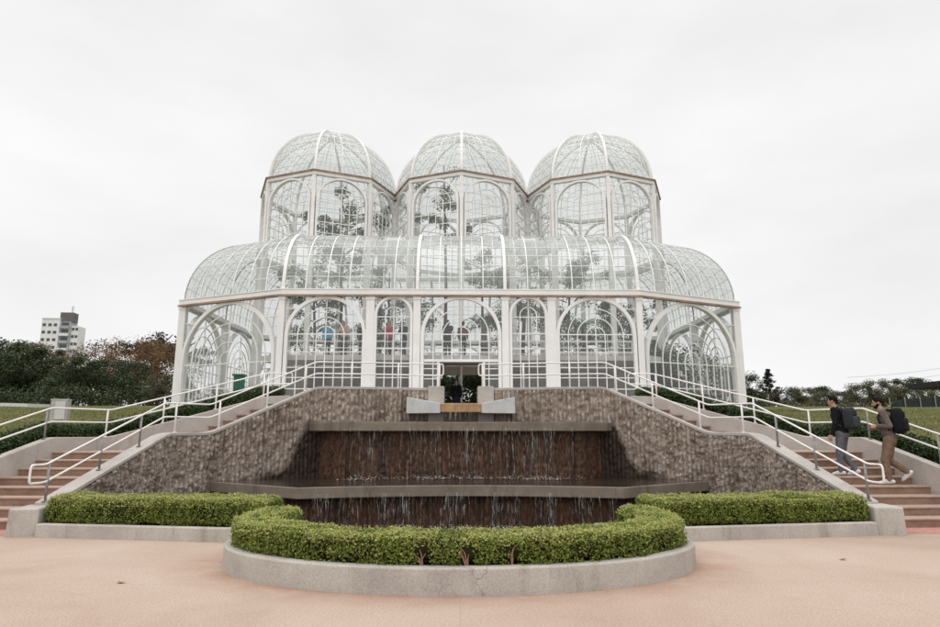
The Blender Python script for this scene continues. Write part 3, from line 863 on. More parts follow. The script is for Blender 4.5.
def hedge(name, path, width, zb, zt, leaf, n, mats, seed, label, cat='hedge', stems=0, bulge=0.04, group=None, top_leaf_mat=None):
    """path: (m,2) centre line; zb/zt arrays or numbers. Rounded-box section, lumpy"""
    r = np.random.default_rng(seed)
    P = smooth_path(path, 0.05, 0.3); m = len(P)
    zb = np.interp(np.linspace(0, 1, m), np.linspace(0, 1, len(np.atleast_1d(zb))), np.atleast_1d(zb))
    zt = np.interp(np.linspace(0, 1, m), np.linspace(0, 1, len(np.atleast_1d(zt))), np.atleast_1d(zt))
    T = np.gradient(P, axis=0); T /= np.linalg.norm(T, axis=1)[:, None]; Nn = np.stack([-T[:, 1], T[:, 0]], 1)
    Lc = np.r_[0, np.cumsum(np.linalg.norm(np.diff(P, axis=0), axis=1))]
    def surf(u, a, shrink=0.0):
        """u in 0..1 along, a angle around; superellipse section"""
        k = np.clip(u * (m - 1), 0, m - 1.001); i = k.astype(int); f = (k - i)[:, None]
        c = P[i] * (1 - f) + P[i + 1] * f; nn = Nn[i] * (1 - f) + Nn[i + 1] * f; tt = T[i]
        b = zb[i]; tp = zt[i] * (1 - f[:, 0]) + zt[i + 1] * f[:, 0]
        ca, sa = np.cos(a), np.sin(a); p = 0.45
        ex, ez = np.sign(ca) * np.abs(ca) ** p, np.sign(sa) * np.abs(sa) ** p
        s_ = Lc[-1] * u
        lump = 1 + bulge * 2.2 * vnoise(s_ * 2.6, a * 1.3, seed) + bulge * 1.7 * vnoise(s_ * 7, a * 3, seed + 4) + bulge * 1.6 * vnoise(s_ * 17, a * 7, seed + 6)
        hw = width / 2 - shrink; hh = (tp - b) / 2 - shrink
        endf = np.clip(np.minimum(u, 1 - u) * Lc[-1] / 0.16, 0, 1); endf = np.sqrt(1 - (1 - endf) ** 2) * 0.25 + 0.75
        x = ex * hw * lump * endf; z = (b + tp) / 2 + ez * hh * (1 + (lump - 1) * 0.8) * endf
        Q = np.c_[c + nn * x[:, None], z]
        nrm = np.c_[nn * (np.sign(ca) * np.abs(ca) ** 1.2)[:, None], sa]
        return Q, nrm / (np.linalg.norm(nrm, axis=1)[:, None] + 1e-9), tt
    hh0 = float(np.mean(zt - zb)) / 2; tab = np.linspace(-0.9, PI + 0.9, 900)
    xx = np.sign(np.cos(tab)) * np.abs(np.cos(tab)) ** 0.45 * width / 2; zz_ = np.sign(np.sin(tab)) * np.abs(np.sin(tab)) ** 0.45 * hh0
    cum = np.r_[0, np.cumsum(np.hypot(np.diff(xx), np.diff(zz_)))]
    u = r.random(n); a = np.interp(r.random(n) * cum[-1], cum, tab)
    ends = r.random(n) < 0.05
    Q, nr, tt = surf(u, a)
    e_u = np.where(r.random(n) < 0.5, 0.0, 1.0)
    Qe, _, te = surf(np.where(ends, e_u, u), a)
    rad = np.sqrt(r.random(n))[:, None]
    kc = np.where(e_u > 0.5, m - 1, 0)
    cen = np.c_[P[kc], (zb[kc] + zt[kc]) / 2]
    Qe = cen + (Qe - cen) * rad
    outw = np.where(e_u > 0.5, 1.0, -1.0)[:, None]
    Q = np.where(ends[:, None], Qe, Q); nr = np.where(ends[:, None], np.c_[te * outw, np.full(n, 0.2)], nr)
    su = np.array((0.44, 0.492, 0.543)) if stems else np.zeros(0)
    keep = np.ones(n, bool)
    for q in su: keep &= ~((np.abs(u - q) * Lc[-1] < 0.04 + 0.08 * r.random(n)) & (a < 0.6 * r.random(n) + 0.05) & ~ends)
    thin = (vnoise(u * Lc[-1] * 3.1, a * 1.5, seed + 11) > 0.38) & (r.random(n) < 0.55)
    keep &= ~thin
    Q, nr, tt, u, a = Q[keep], nr[keep], tt[keep], u[keep], a[keep]; n = len(Q)
    depth = np.abs(r.normal(0, 0.8, n)) * leaf * 1.5
    Q = Q - nr * depth[:, None] + nr * (r.random(n) < 0.08)[:, None] * leaf * 1.7 * r.random(n)[:, None]
    V, q = leaf_cards(Q, nr, leaf, r)
    ho = empty(name, (float(P[m//2][0]), float(P[m//2][1]), float(zb[m//2])), label, cat, group)
    mesh_obj('foliage', V, q, mats[0], ho)
    if top_leaf_mat:  # paler leaves scattered mostly over the hedge top
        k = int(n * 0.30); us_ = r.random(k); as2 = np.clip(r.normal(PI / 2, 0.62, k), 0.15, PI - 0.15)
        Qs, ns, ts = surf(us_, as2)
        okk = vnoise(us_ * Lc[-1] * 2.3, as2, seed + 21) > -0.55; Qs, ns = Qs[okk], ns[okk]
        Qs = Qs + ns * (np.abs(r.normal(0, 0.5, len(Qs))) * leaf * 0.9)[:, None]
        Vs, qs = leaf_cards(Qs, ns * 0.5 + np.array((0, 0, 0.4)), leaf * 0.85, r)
        mesh_obj('top_leaves', Vs, qs, top_leaf_mat, ho)
    # dense twiggy heart
    us = np.linspace(0.004, 0.996, max(8, int(Lc[-1] / 0.12))); as_ = np.linspace(0, 2 * PI, 15)[:-1]
    rings = []
    for uu in us: rings.append(surf(np.full(14, uu), as_, leaf * 2.4)[0])
    V = np.concatenate(rings); k = 14; Fs = []
    for i in range(len(us) - 1):
        for j in range(k): Fs.append((i*k + j, i*k + (j+1) % k, (i+1)*k + (j+1) % k, (i+1)*k + j))
    Fs.append(tuple(range(k))); Fs.append(tuple(range((len(us)-1)*k, len(us)*k)))
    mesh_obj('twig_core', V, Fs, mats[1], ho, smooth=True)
    if stems:
        for q in su:
            mb = MB()
            Q0, n0, t0 = surf(np.array([q]), np.array([-0.55])); p = Q0[0] - n0[0] * np.array((1, 1, 0)) * 0.012; tt0 = np.array((t0[0][0], t0[0][1], 0))
            for br in range(4):
                lean = r.normal(0, 0.55); L = r.uniform(0.10, 0.20)
                p1 = p + tt0 * lean * L * 0.35 + np.array((0, 0, L * 0.5)) + r.normal(0, 0.008, 3); p2 = p + tt0 * lean * L + np.array((0, 0, L * 0.95)) + r.normal(0, 0.015, 3)
                mb.tube([tuple(p + np.array((0, 0, -0.07))), tuple(p1), tuple(p2)], [0.011, 0.008, 0.004], 5)
            mb.build('stem', M['twig'], ho)
    return ho

# round planter: kerb ring + hedge
KA, KB, KC = 2.95, 1.80, 8.44
def planter_path(a, b, c, yend, xin):
    e = [(a * math.cos(t), c - b * math.sin(t)) for t in np.linspace(0, PI, 41)]   # right -> front -> left
    return [(xin, yend)] + e + [(-xin, yend)]
pl = empty('planter', (0, 7.2, 0), 'curved low concrete planter kerb around the front of the pool', 'planter')
op = smooth_path(planter_path(KA, KB, KC, 9.6, 2.9), 0.05, 0.25)
ip = offset2d(op, -0.16); ip2 = offset2d(op, -0.95); ip3 = offset2d(op, -0.80)
n = len(op)
V, Fs = ribbon_solid(op, ip, np.full(n, -0.3), np.full(n, 0.265))
o = mesh_obj('kerb', V, Fs, M['concrete'], pl); bv = o.modifiers.new('bevel', 'BEVEL'); bv.width = 0.018; bv.segments = 2; bv.limit_method = 'ANGLE'
V, Fs = ribbon_solid(ip3, ip2, np.full(n, -0.3), np.full(n, 0.30))
o = mesh_obj('pool_rim', V, Fs, M['concrete'], pl); bv = o.modifiers.new('bevel', 'BEVEL'); bv.width = 0.018; bv.segments = 2; bv.limit_method = 'ANGLE'
V, Fs = ribbon_solid(ip, ip3, np.full(n, -0.3), np.full(n, 0.235))
mesh_obj('soil', V, Fs, M['soil'], pl)
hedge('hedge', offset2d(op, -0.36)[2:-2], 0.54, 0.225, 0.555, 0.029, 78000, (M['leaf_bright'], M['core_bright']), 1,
      'bright green clipped hedge curving round the front of the pool', stems=6, bulge=0.05, top_leaf_mat=M['leaf_top'])
for s in (-1, 1):
    side = 'left' if s < 0 else 'right'
    bd = empty('planter', (s * 5, 10.2, 0), 'straight concrete kerb bed at the foot of the %s bowl wall' % side, 'planter')
    fr = np.array([(s * 3.0, 9.72), (s * 6.62, 10.30)]); fr, _ = resample(fr, 0.3)
    inn = 1.0 if s > 0 else -1.0
    V, Fs = ribbon_solid(fr, offset2d(fr, inn * 0.14), np.full(len(fr), -0.3), np.full(len(fr), 0.20))
    o = mesh_obj('kerb', V, Fs, M['concrete'], bd); bv = o.modifiers.new('bevel', 'BEVEL'); bv.width = 0.015; bv.segments = 2; bv.limit_method = 'ANGLE'
    poly = [(s * 2.98, 9.86), (s * 6.62, 10.44), (s * 6.6, 11.2), (s * 6.3, 13.0), (s * 2.98, 10.9)]
    if s < 0: poly = poly[::-1]
    MB().prism(poly, -0.4, 0.16).build('soil', M['soil'], bd)
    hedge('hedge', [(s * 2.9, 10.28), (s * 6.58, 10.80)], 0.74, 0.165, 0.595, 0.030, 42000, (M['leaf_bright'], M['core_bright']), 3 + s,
          'bright green straight clipped hedge below the %s bowl wall' % side, bulge=0.05, top_leaf_mat=M['leaf_top'])
    # dark hedge along the outer side of the stairs
    oo = OUTER[OUTER[:, 1] > 9.3]
    pth = mir(oo, s); outp = offset2d(pth[:, :2], -inn * 0.50)
    zz = pth[:, 2]
    hedge('hedge', np.asarray(outp), 0.72, zz - 0.35, zz + 0.30, 0.05, 42000, (M['leaf_hedge'], M['core_dark']), 8 + s,
          'dark green hedge behind the outer handrail of the %s stairs' % side, bulge=0.07)

# ------------------------------------------------------------------ glasshouse
GY = 36.0                                             # centre line of the domes
gh = empty('glasshouse', (0, GY, Z_FLOOR), 'white iron and glass greenhouse with three domes behind the fountain', 'greenhouse')
Z_EAVE, VH, Z_RIDGE = 7.9, 3.62, 11.52
EAVE = [(8.1, 28.0), (13.65, 30.5), (13.65, 36.0)]    # right front quarter
RIDGE = [(8.15, 31.55), (11.0, 33.0), (12.1, 36.0)]
def bx_part(name, c, size, mat='white', parent=None, rz=0.0): return MB().box(c, size, rz).build(name, M[mat], parent or gh)

# plinth
pl_poly = [(-8.1, 28), (8.1, 28), (13.65, 30.5), (13.65, 41.5), (8.1, 44), (-8.1, 44), (-13.65, 41.5), (-13.65, 30.5)]
big = [(x * 1.015, GY + (y - GY) * 1.02) for x, y in pl_poly]
MB().prism(big, 0.8, Z_FLOOR + 0.02).build('plinth', M['pale_floor'], gh)

def arch_pts(r, cz, z0, n=20):
    """stilted arch in (u,z): up from z0, round, down to z0"""
    return [(-r, z0)] + [(r * math.cos(PI - t), cz + r * math.sin(t)) for t in np.linspace(0, PI, n)] + [(r, z0)]

class Facade:
    """maps (u, z, out) of a straight wall between two plan points"""
    def __init__(s, a, b):
        s.a, s.b = Vector((*a, 0)), Vector((*b, 0)); d = s.b - s.a; s.L = d.length; s.d = d.normalized()
        s.n = Vector((s.d.y, -s.d.x, 0))               # outward when walked counter-clockwise seen from above
    def p(s, u, z, o=0.0):
        q = s.a + s.d * u + s.n * o; return (q.x, q.y, z)

def window_bay(fc, u0, u1, z0, z1, rings, hbars, wmain=0.20, thin=0.042, name='arched_window', door=None, fan=True, spandrel=True, parent=None):
    """arched window: heavy arch, concentric stilted rings, bars, glass"""
    parent = parent or gh
    uc, hw = (u0 + u1) / 2, (u1 - u0) / 2
    r = hw - 0.02; cz = z1 - 0.03 - r
    mb = MB(); n = fc.n
    zb = door if door else z0
    full = [fc.p(uc + a, b, 0.03) for a, b in arch_pts(r - wmain / 2, cz, z0, 30)]
    mb.sweep(full, n, wmain, 0.22)
    ri = r - wmain
    radii = [ri * (k / (rings + 0.0)) for k in range(1, rings)] if fan else []
    for rr in radii:
        ap = arch_pts(rr, cz, zb if rr < 1.2 or not door else z0, 24)
        mb.sweep([fc.p(uc + a, b, 0.0) for a, b in ap], n, thin, 0.05)
    mb.bar(fc.p(uc, zb), fc.p(uc, cz + ri), thin, 0.05, n)
    if not fan:
        k = 3
        for i in range(1, k):
            for sg in (-1, 1):
                a = sg * ri * i / k; mb.bar(fc.p(uc + a, z0), fc.p(uc + a, cz + math.sqrt(max(ri*ri - a*a, 0))), thin, 0.05, n)
    for hz in hbars:
        if hz < zb: continue
        half = ri if hz <= cz else math.sqrt(max(ri * ri - (hz - cz) ** 2, 0))
        mb.bar(fc.p(uc - half, hz), fc.p(uc + half, hz), thin, 0.048, n)
    if spandrel:                                       # small bars in the corners above the arch
        for q in (0.35, 0.68):
            hz = cz + r * q
            if hz < z1 - 0.1:
                h2 = math.sqrt(max(r * r - (hz - cz) ** 2, 0))
                for sg in (-1, 1): mb.bar(fc.p(uc + sg * h2, hz), fc.p(uc + sg * hw, hz), thin, 0.048, n)
    if door:
        mb.bar(fc.p(uc - ri, door - 0.06), fc.p(uc + ri, door - 0.06), 0.12, 0.14, n)
        for sg in (-1, 1):
            mb.bar(fc.p(uc + sg * 1.02, z0), fc.p(uc + sg * 1.02, door - 0.06), 0.10, 0.12, n)
            for hz in (z0 + 0.5, z0 + 1.0, z0 + 1.45, z0 + 1.9): mb.bar(fc.p(uc + sg * 1.02, hz), fc.p(uc + sg * ri, hz), thin, 0.048, n)
    w = mb.build(name, M['white'], parent)
    # glass
    g = MB()
    if door:
        g.add([fc.p(u0, z1, 0.004), fc.p(u1, z1, 0.004), fc.p(u1, door, 0.004), fc.p(u0, door, 0.004)], [(3, 2, 1, 0)])
        for sg in (-1, 1):
            a, b = sorted((uc + sg * 1.02, uc + sg * hw))
            g.add([fc.p(a, z0, 0.004), fc.p(b, z0, 0.004), fc.p(b, door, 0.004), fc.p(a, door, 0.004)], [(0, 1, 2, 3)])
    else:
        g.add([fc.p(u0, z0, 0.004), fc.p(u1, z0, 0.004), fc.p(u1, z1, 0.004), fc.p(u0, z1, 0.004)], [(0, 1, 2, 3)])
    g.build('glass', M['glass'], w)
    return w

ZB, ZT = Z_FLOOR, Z_EAVE - 0.16
Z_DOOR = 4.82
hb = [3.0, 3.5, 4.0, 4.45, 5.15, 5.95]
fronts = []
fc = Facade((-8.1, 28), (8.1, 28))
bays = [(-8.1, -4.1), (-4.1, -2.0), (-2.0, 2.0), (2.0, 4.1), (4.1, 8.1)]
for a, b in bays:
    ctr = abs(a + b) < 0.1; nar = (b - a) < 3
    window_bay(fc, a + 8.1 + 0.16, b + 8.1 - 0.16, ZB, ZT, 2 if nar else 4, hb if not nar else [3.0, 3.5, 4.0, 4.5, 5.3, 6.0, 6.75], 0.12 if nar else 0.15, door=Z_DOOR if ctr else None)
fb = Facade((8.1, 44), (-8.1, 44))
for a, b in bays:
    window_bay(fb, a + 8.1 + 0.16, b + 8.1 - 0.16, ZB, ZT, 2 if (b - a) < 3 else 4, hb, 0.13)
q = [(8.1, 28), (13.65, 30.5), (13.65, 41.5), (8.1, 44)]
hbc = [3.0, 3.6, 4.75]
sides = [Facade(q[0], q[1]), Facade(q[2], q[3]), Facade((-8.1, 44), (-13.65, 41.5)), Facade((-13.65, 30.5), (-8.1, 28))]
for f in sides: window_bay(f, 0.18, f.L - 0.18, ZB, ZT, 6, hbc, 0.17)
for f in (Facade(q[1], (13.65, 36)), Facade((13.65, 36), q[2]), Facade((-13.65, 41.5), (-13.65, 36)), Facade((-13.65, 36), (-13.65, 30.5))):
    window_bay(f, 0.18, f.L - 0.18, ZB, ZT, 5, hbc + [5.4], 0.16)
# columns
cols = [(x, 28.0, w) for x, w in ((-8.1, .34), (-4.1, .46), (-2.0, .40), (2.0, .40), (4.1, .46), (8.1, .34))] + [(x, 44.0, w) for x, w in ((-8.1, .34), (-4.1, .46), (-2.0, .40), (2.0, .40), (4.1, .46), (8.1, .34))]
cols += [(sx * 13.65, y, .40) for sx in (-1, 1) for y in (30.5, 36.0, 41.5)]
for x, y, w in cols:
    mb = MB(); mb.box((x, y, (ZB + ZT) / 2), (w * 0.8, 0.34, ZT - ZB - 0.004)); mb.box((x, y, ZB + 0.2), (w, 0.42, 0.4)); mb.box((x, y, ZT - 0.12), (w * 0.95, 0.40, 0.2))
    mb.build('column', M['white'], gh)
# eave beam with gutter
E8 = [(-8.1, 28), (8.1, 28), (13.65, 30.5), (13.65, 41.5), (8.1, 44), (-8.1, 44), (-13.65, 41.5), (-13.65, 30.5)]
def ring_beam(name, poly, z, w, h, mat, parent):
    mb = MB(); P = [(x, y, z) for x, y in poly]; n = len(P)
    c = np.mean(np.array(P), 0)
    A, B = [], []
    Q = np.array(poly, float)
    for i in range(n):
        d0 = Q[i] - Q[i - 1]; d1 = Q[(i + 1) % n] - Q[i]; d0 /= np.linalg.norm(d0); d1 /= np.linalg.norm(d1)
        n0, n1 = np.array((d0[1], -d0[0])), np.array((d1[1], -d1[0])); b = n0 + n1; b /= np.linalg.norm(b); k = (w / 2) / max(0.3, b @ n0)
        A.append(Q[i] + b * k); B.append(Q[i] - b * k)
    V = [(*p, z - h/2) for p in A] + [(*p, z - h/2) for p in B] + [(*p, z + h/2) for p in B] + [(*p, z + h/2) for p in A]
    Fs = []
    for i in range(n):
        j = (i + 1) % n
        for k in range(4):
            k2 = (k + 1) % 4
            Fs.append((k*n + i, k*n + j, k2*n + j, k2*n + i))
    return mb.add(V, Fs).build(name, mat, parent)
eb = ring_beam('eave_beam', E8, Z_EAVE - 0.05, 0.40, 0.22, M['white'], gh)
scale8 = lambda k: [(x * (1 + k / 13.6), GY + (y - GY) * (1 + k / 8.0)) for x, y in E8]
ring_beam('gutter', scale8(0.15), Z_EAVE - 0.205, 0.20, 0.09, M['gutter'], eb)
ring_beam('cornice', scale8(0.08), Z_EAVE + 0.09, 0.28, 0.05, M['white'], eb)

# curved vault roof around the building
def vault(ea, eb_, ra, rb, nrib, main_a, main_b, npar=9):
    ea, eb_, ra, rb = [np.array(q, float) for q in (ea, eb_, ra, rb)]
    def pt(t, th):
        e = ea + (eb_ - ea) * t; r = ra + (rb - ra) * t
        p = e + (r - e) * (1 - math.cos(th)); return np.array((p[0], p[1], Z_EAVE + 0.13 + (VH - 0.13) * math.sin(th)))
    def nrm(t, th):
        e = ea + (eb_ - ea) * t; r = ra + (rb - ra) * t; h = e - r; h /= np.linalg.norm(h)
        return np.array((h[0] * math.cos(th), h[1] * math.cos(th), math.sin(th)))
    ths = np.linspace(0, PI / 2, 16)
    mb = MB()
    for i in range(nrib + 1):
        t = i / nrib
        mn = (i == 0 and main_a) or (i == nrib and main_b)
        w, d = (0.14, 0.14) if mn else (0.05, 0.06)
        mb.sweep([pt(t, th) + nrm(t, th) * (0.03 if mn else 0.0) for th in ths], [nrm(t, th) for th in ths], w, d)
    fr = MB()
    ts = np.linspace(0, 1, nrib * 2 + 1)
    for j in range(1, npar):
        th = PI / 2 * j / npar
        mb.sweep([pt(t, th) for t in (0, 0.5, 1)], [nrm(t, th) for t in (0, 0.5, 1)], 0.024, 0.03)
    for i in range(nrib):                              # fine vertical glazing bars between ribs
        for q in ((0.5,) if nrib > 1 else ()):
            t = (i + q) / nrib
            mb.sweep([pt(t, th) for th in ths[::2]], [nrm(t, th) for th in ths[::2]], 0.02, 0.026)
    o = mb.build('vault_roof', M['white'], gh)
    g = MB()
    for i in range(len(ths) - 1):
        A = [pt(t, ths[i]) + nrm(t, ths[i]) * 0.006 for t in ts]; B = [pt(t, ths[i + 1]) + nrm(t, ths[i + 1]) * 0.006 for t in ts]
        g.quadstrip(A, B)
    g.build('glass', M['roofglass'], o, smooth=True)
fr_x = [-8.1, -4.1, -2.0, 2.0, 4.1, 8.1]
for (sy) in (1, -1):
    yy = lambda y: GY + (y - GY) * sy
    for i in range(5):
        a, b = fr_x[i], fr_x[i + 1]
        nr_ = 2 if (b - a) < 3 else 4
        vault((a, yy(28)), (b, yy(28)), (a, yy(31.55)), (b, yy(31.55)), nr_, i in (0, 2), i in (4, 2))
    for sx in (-1, 1):
        vault((sx * 8.1, yy(28)), (sx * 13.65, yy(30.5)), (sx * 8.15, yy(31.55)), (sx * 11.0, yy(33.0)), 6, False, False)
        vault((sx * 13.65, yy(30.5)), (sx * 13.65, yy(36)), (sx * 11.0, yy(33.0)), (sx * 12.1, yy(36)), 5, False, False)
# ridge beam
RID = [(-8.15, 31.55), (8.15, 31.55), (11, 33), (12.1, 36), (11, 39), (8.15, 40.45), (-8.15, 40.45), (-11, 39), (-12.1, 36), (-11, 33)]
ring_beam('ridge_beam', RID, Z_RIDGE + 0.02, 0.16, 0.20, M['white'], gh)
# flat glass roof pieces between ridge and the dome drums
RO, DX = 3.97, 7.94
def octv(cx, k): a = -PI / 2 + k * PI / 4; return (cx + RO * math.cos(a), GY + RO * math.sin(a))
for sy in (1, -1):
    yy = lambda y: GY + (y - GY) * sy
    for sx in (-1, 1):
        poly = [(0, 31.55), (sx * 8.0, 31.55), (sx * 7.94, 32.03), (sx * 5.13, 33.19), (sx * 3.97, 36), (sx * 2.81, 33.19), (0, 32.03)]
        o = flat('flat_roof', [(x, yy(y)) for x, y in poly], Z_RIDGE - 0.03, M['roofglass'], gh)
        poly = [(sx * 8.0, 31.55), (sx * 11.0, 33.0), (sx * 12.08, 36.0), (sx * 11.91, 36), (sx * 10.75, 33.19), (sx * 7.94, 32.03)]
        flat('flat_roof', [(x, yy(y)) for x, y in poly], Z_RIDGE - 0.03, M['roofglass'], gh)
# inner columns and drums
Z_DE = 15.5                                            # dome eave height
done = set()
for cx in (-DX, 0, DX):
    for k in range(8):
        x, y = octv(cx, k); key = (round(x, 1), round(y, 1))
        if key in done: continue
        done.add(key)
        rz = -PI / 2 + k * PI / 4
        mb = MB(); mb.box((x, y, (Z_FLOOR + Z_RIDGE) / 2), (0.26, 0.26, Z_RIDGE - Z_FLOOR), rz)
        mb.box((x, y, (Z_RIDGE - 0.3 + Z_DE) / 2), (0.19, 0.22, Z_DE - Z_RIDGE - 0.1), rz + PI/2)
        mb.build('drum_column', M['white'], gh)
def drum_face(a, b):
    f = Facade(a, b)
    w = window_bay(f, 0.10, f.L - 0.10, Z_RIDGE - 0.15, Z_DE - 0.20, 3, [12.1, 12.7, 13.3, 13.85, 14.4], 0.10, 0.034, name='drum_window', fan=True, spandrel=True)
    # inner truss arch under each face, seen through the glass
    mb = MB()
    return w
for cx in (-DX, 0, DX):
    for k in range(8):
        if cx == -DX and k in (2,) and False: continue
        drum_face(octv(cx, k), octv(cx, k + 1))
    oc = [octv(cx, k) for k in range(8)]
    rb_ = ring_beam('dome_ring', oc, Z_DE - 0.09, 0.26, 0.20, M['white'], gh)
    so = lambda q: [(cx + (x - cx) * q, GY + (y - GY) * q) for x, y in oc]
    ring_beam('gutter', so(1.035), Z_DE + 0.03, 0.15, 0.075, M['gutter'], rb_)
    ring_beam('inner_ring', so(0.96), Z_RIDGE + 0.15, 0.18, 0.22, M['white'], gh)
    # dome
    def dpt(k, th, t=0.0):
        a, b = np.array(octv(cx, k)) - (cx, GY), np.array(octv(cx, k + 1)) - (cx, GY)
        h = (a + (b - a) * t) * 0.985
        return np.array((cx + h[0] * math.cos(th), GY + h[1] * math.cos(th), Z_DE + 0.06 + 3.78 * math.sin(th)))
    def dn(k, th, t=0.0):
        a, b = np.array(octv(cx, k)) - (cx, GY), np.array(octv(cx, k + 1)) - (cx, GY)
        h = a + (b - a) * t; h /= np.linalg.norm(h)
        return np.array((h[0] * math.cos(th), h[1] * math.cos(th), math.sin(th)))
    ths = np.linspace(0, PI / 2 * 0.985, 18)
    ribs = MB()
    for k in range(8):
        ribs.sweep([dpt(k, th) + dn(k, th) * 0.02 for th in ths], [dn(k, th) for th in ths], 0.13, 0.14)
    ribs.ball((cx, GY, Z_DE + 3.80), (0.32, 0.32, 0.12), 16, 8)
    dm = ribs.build('dome', M['white'], gh)
    bars = MB(); g = MB()
    for k in range(8):
        for t in (1/6, 2/6, 0.5, 4/6, 5/6):
            tl = ths[:15] if t != 0.5 else ths[:17]
            if t in (1/6, 5/6): tl = ths[:11]
            bars.sweep([dpt(k, th, t) for th in tl], [dn(k, th, t) for th in tl], 0.020 if t != 0.5 else 0.04, 0.035)
        for j in range(1, 10):
            th = PI / 2 * j / 10.5
            bars.sweep([dpt(k, th, 0), dpt(k, th, 1)], [dn(k, th, 0.5)] * 2, 0.020, 0.028)
        for i in range(len(ths) - 1):
            g.quadstrip([dpt(k, ths[i], t) for t in (0, 0.5, 1)], [dpt(k, ths[i + 1], t) for t in (0, 0.5, 1)])
    bars.build('glazing_bars', M['white'], dm)
    g.build('glass', M['roofglass'], dm)
# gallery inside, with railing
Z_GAL = 5.08
gl = MB().prism([(-8.6, 28.5), (8.6, 28.5), (9.4, 29.2), (8.8, 31.0), (-8.8, 31.0), (-9.4, 29.2)], Z_GAL - 0.24, Z_GAL).build('gallery', M['slab'], gh)
flat('soffit', [(-8.5, 28.55), (8.5, 28.55), (8.5, 30.9), (-8.5, 30.9)], Z_GAL - 0.246, M['ceiling'], gl)
mb = MB()
for y in (28.75, 30.9):
    for z in (0.35, 0.65, 1.0): mb.tube([(-8.5, y, Z_GAL + z), (8.5, y, Z_GAL + z)], 0.022, 6)
    for x in np.arange(-8.5, 8.6, 1.7): mb.tube([(x, y, Z_GAL), (x, y, Z_GAL + 1.0)], 0.022, 6)
mb.build('gallery_rail', M['rail'], gl)
gl2 = MB().prism([(-8.6, 41.0), (8.6, 41.0), (8.6, 43.5), (-8.6, 43.5)], Z_GAL - 0.24, Z_GAL).build('gallery', M['slab'], gh)
mb = MB()
for z in (0.35, 0.65, 1.0): mb.tube([(-8.5, 41.1, Z_GAL + z), (8.5, 41.1, Z_GAL + z)], 0.022, 6)
for x in np.arange(-8.5, 8.6, 1.7): mb.tube([(x, 41.1, Z_GAL), (x, 41.1, Z_GAL + 1.0)], 0.022, 6)
mb.build('gallery_rail', M['rail'], gl2)
MB().box((0.02, 30.6, (Z_FLOOR + Z_GAL - 0.3) / 2), (0.09, 0.09, Z_GAL - 0.3 - Z_FLOOR)).build('gallery_post', M['white'], gh)
# rooms under the gallery
M['room'] = simple('tan_room_wall', (0.30, 0.265, 0.235), 0.85, var=0.3, scale=0.9)
for sx in (-1, 1):
    a_, b_ = sorted((sx * 1.35, sx * 8.7))
    MB().box(((a_ + b_) / 2, 31.15, (Z_FLOOR + Z_GAL - 0.25) / 2), (b_ - a_, 0.15, Z_GAL - 0.25 - Z_FLOOR)).build('room_wall', M['room'], gh)
    for q in (2.6, 4.9, 7.0): MB().box((sx * q, 31.06, Z_FLOOR + 1.05), (1.0, 0.08, 2.1)).build('room_door', M['bld_dark'], gh)
MB().box((0, 31.15, Z_GAL - 0.46), (2.7, 0.15, 0.44)).build('downstand', M['ceiling'], gh)

# ------------------------------------------------------------------ trees and plants
def limb(mb, p, d, L, r, rg, depth, tips):
    p = np.array(p, float); pts = [p.copy()]; rad = [r]
    n = 4
    for i in range(n):
        d = d + rg.normal(0, 0.10, 3) + np.array((0, 0, 0.04)); d /= np.linalg.norm(d)
        p = p + d * L / n; pts.append(p.copy()); rad.append(r * (1 - 0.5 * (i + 1) / n))
    mb.tube([tuple(q) for q in pts], rad, 6 if depth > 1 else 5)
    if depth <= 0: tips.append(p); return
    for k in range(rg.integers(2, 4)):
        dd = d + rg.normal(0, 0.55, 3); dd[2] = abs(dd[2]) * 0.7 + 0.15; dd /= np.linalg.norm(dd)
        limb(mb, pts[-1 - (k % 2)], dd, L * rg.uniform(0.55, 0.8), r * 0.55, rg, depth - 1, tips)

def crown_leaves(centres, radii, per, size, rg, flat_=0.75):
    Ps, Ns = [], []
    for c, rr in zip(centres, radii):
        k = max(8, int(per * rg.uniform(0.7, 1.3)))
        d = rg.normal(0, 1, (k, 3)); d /= np.linalg.norm(d, axis=1)[:, None]
        rad = rr * rg.random(k) ** 0.45
        P = c + d * rad[:, None] * np.array((1, 1, flat_))
        Ps.append(P); Ns.append(d * 0.7 + np.array((0, 0, 0.5)))
    P, N = np.concatenate(Ps), np.concatenate(Ns)
    return leaf_cards(P, N, size, rg, 0.6, 0.7)

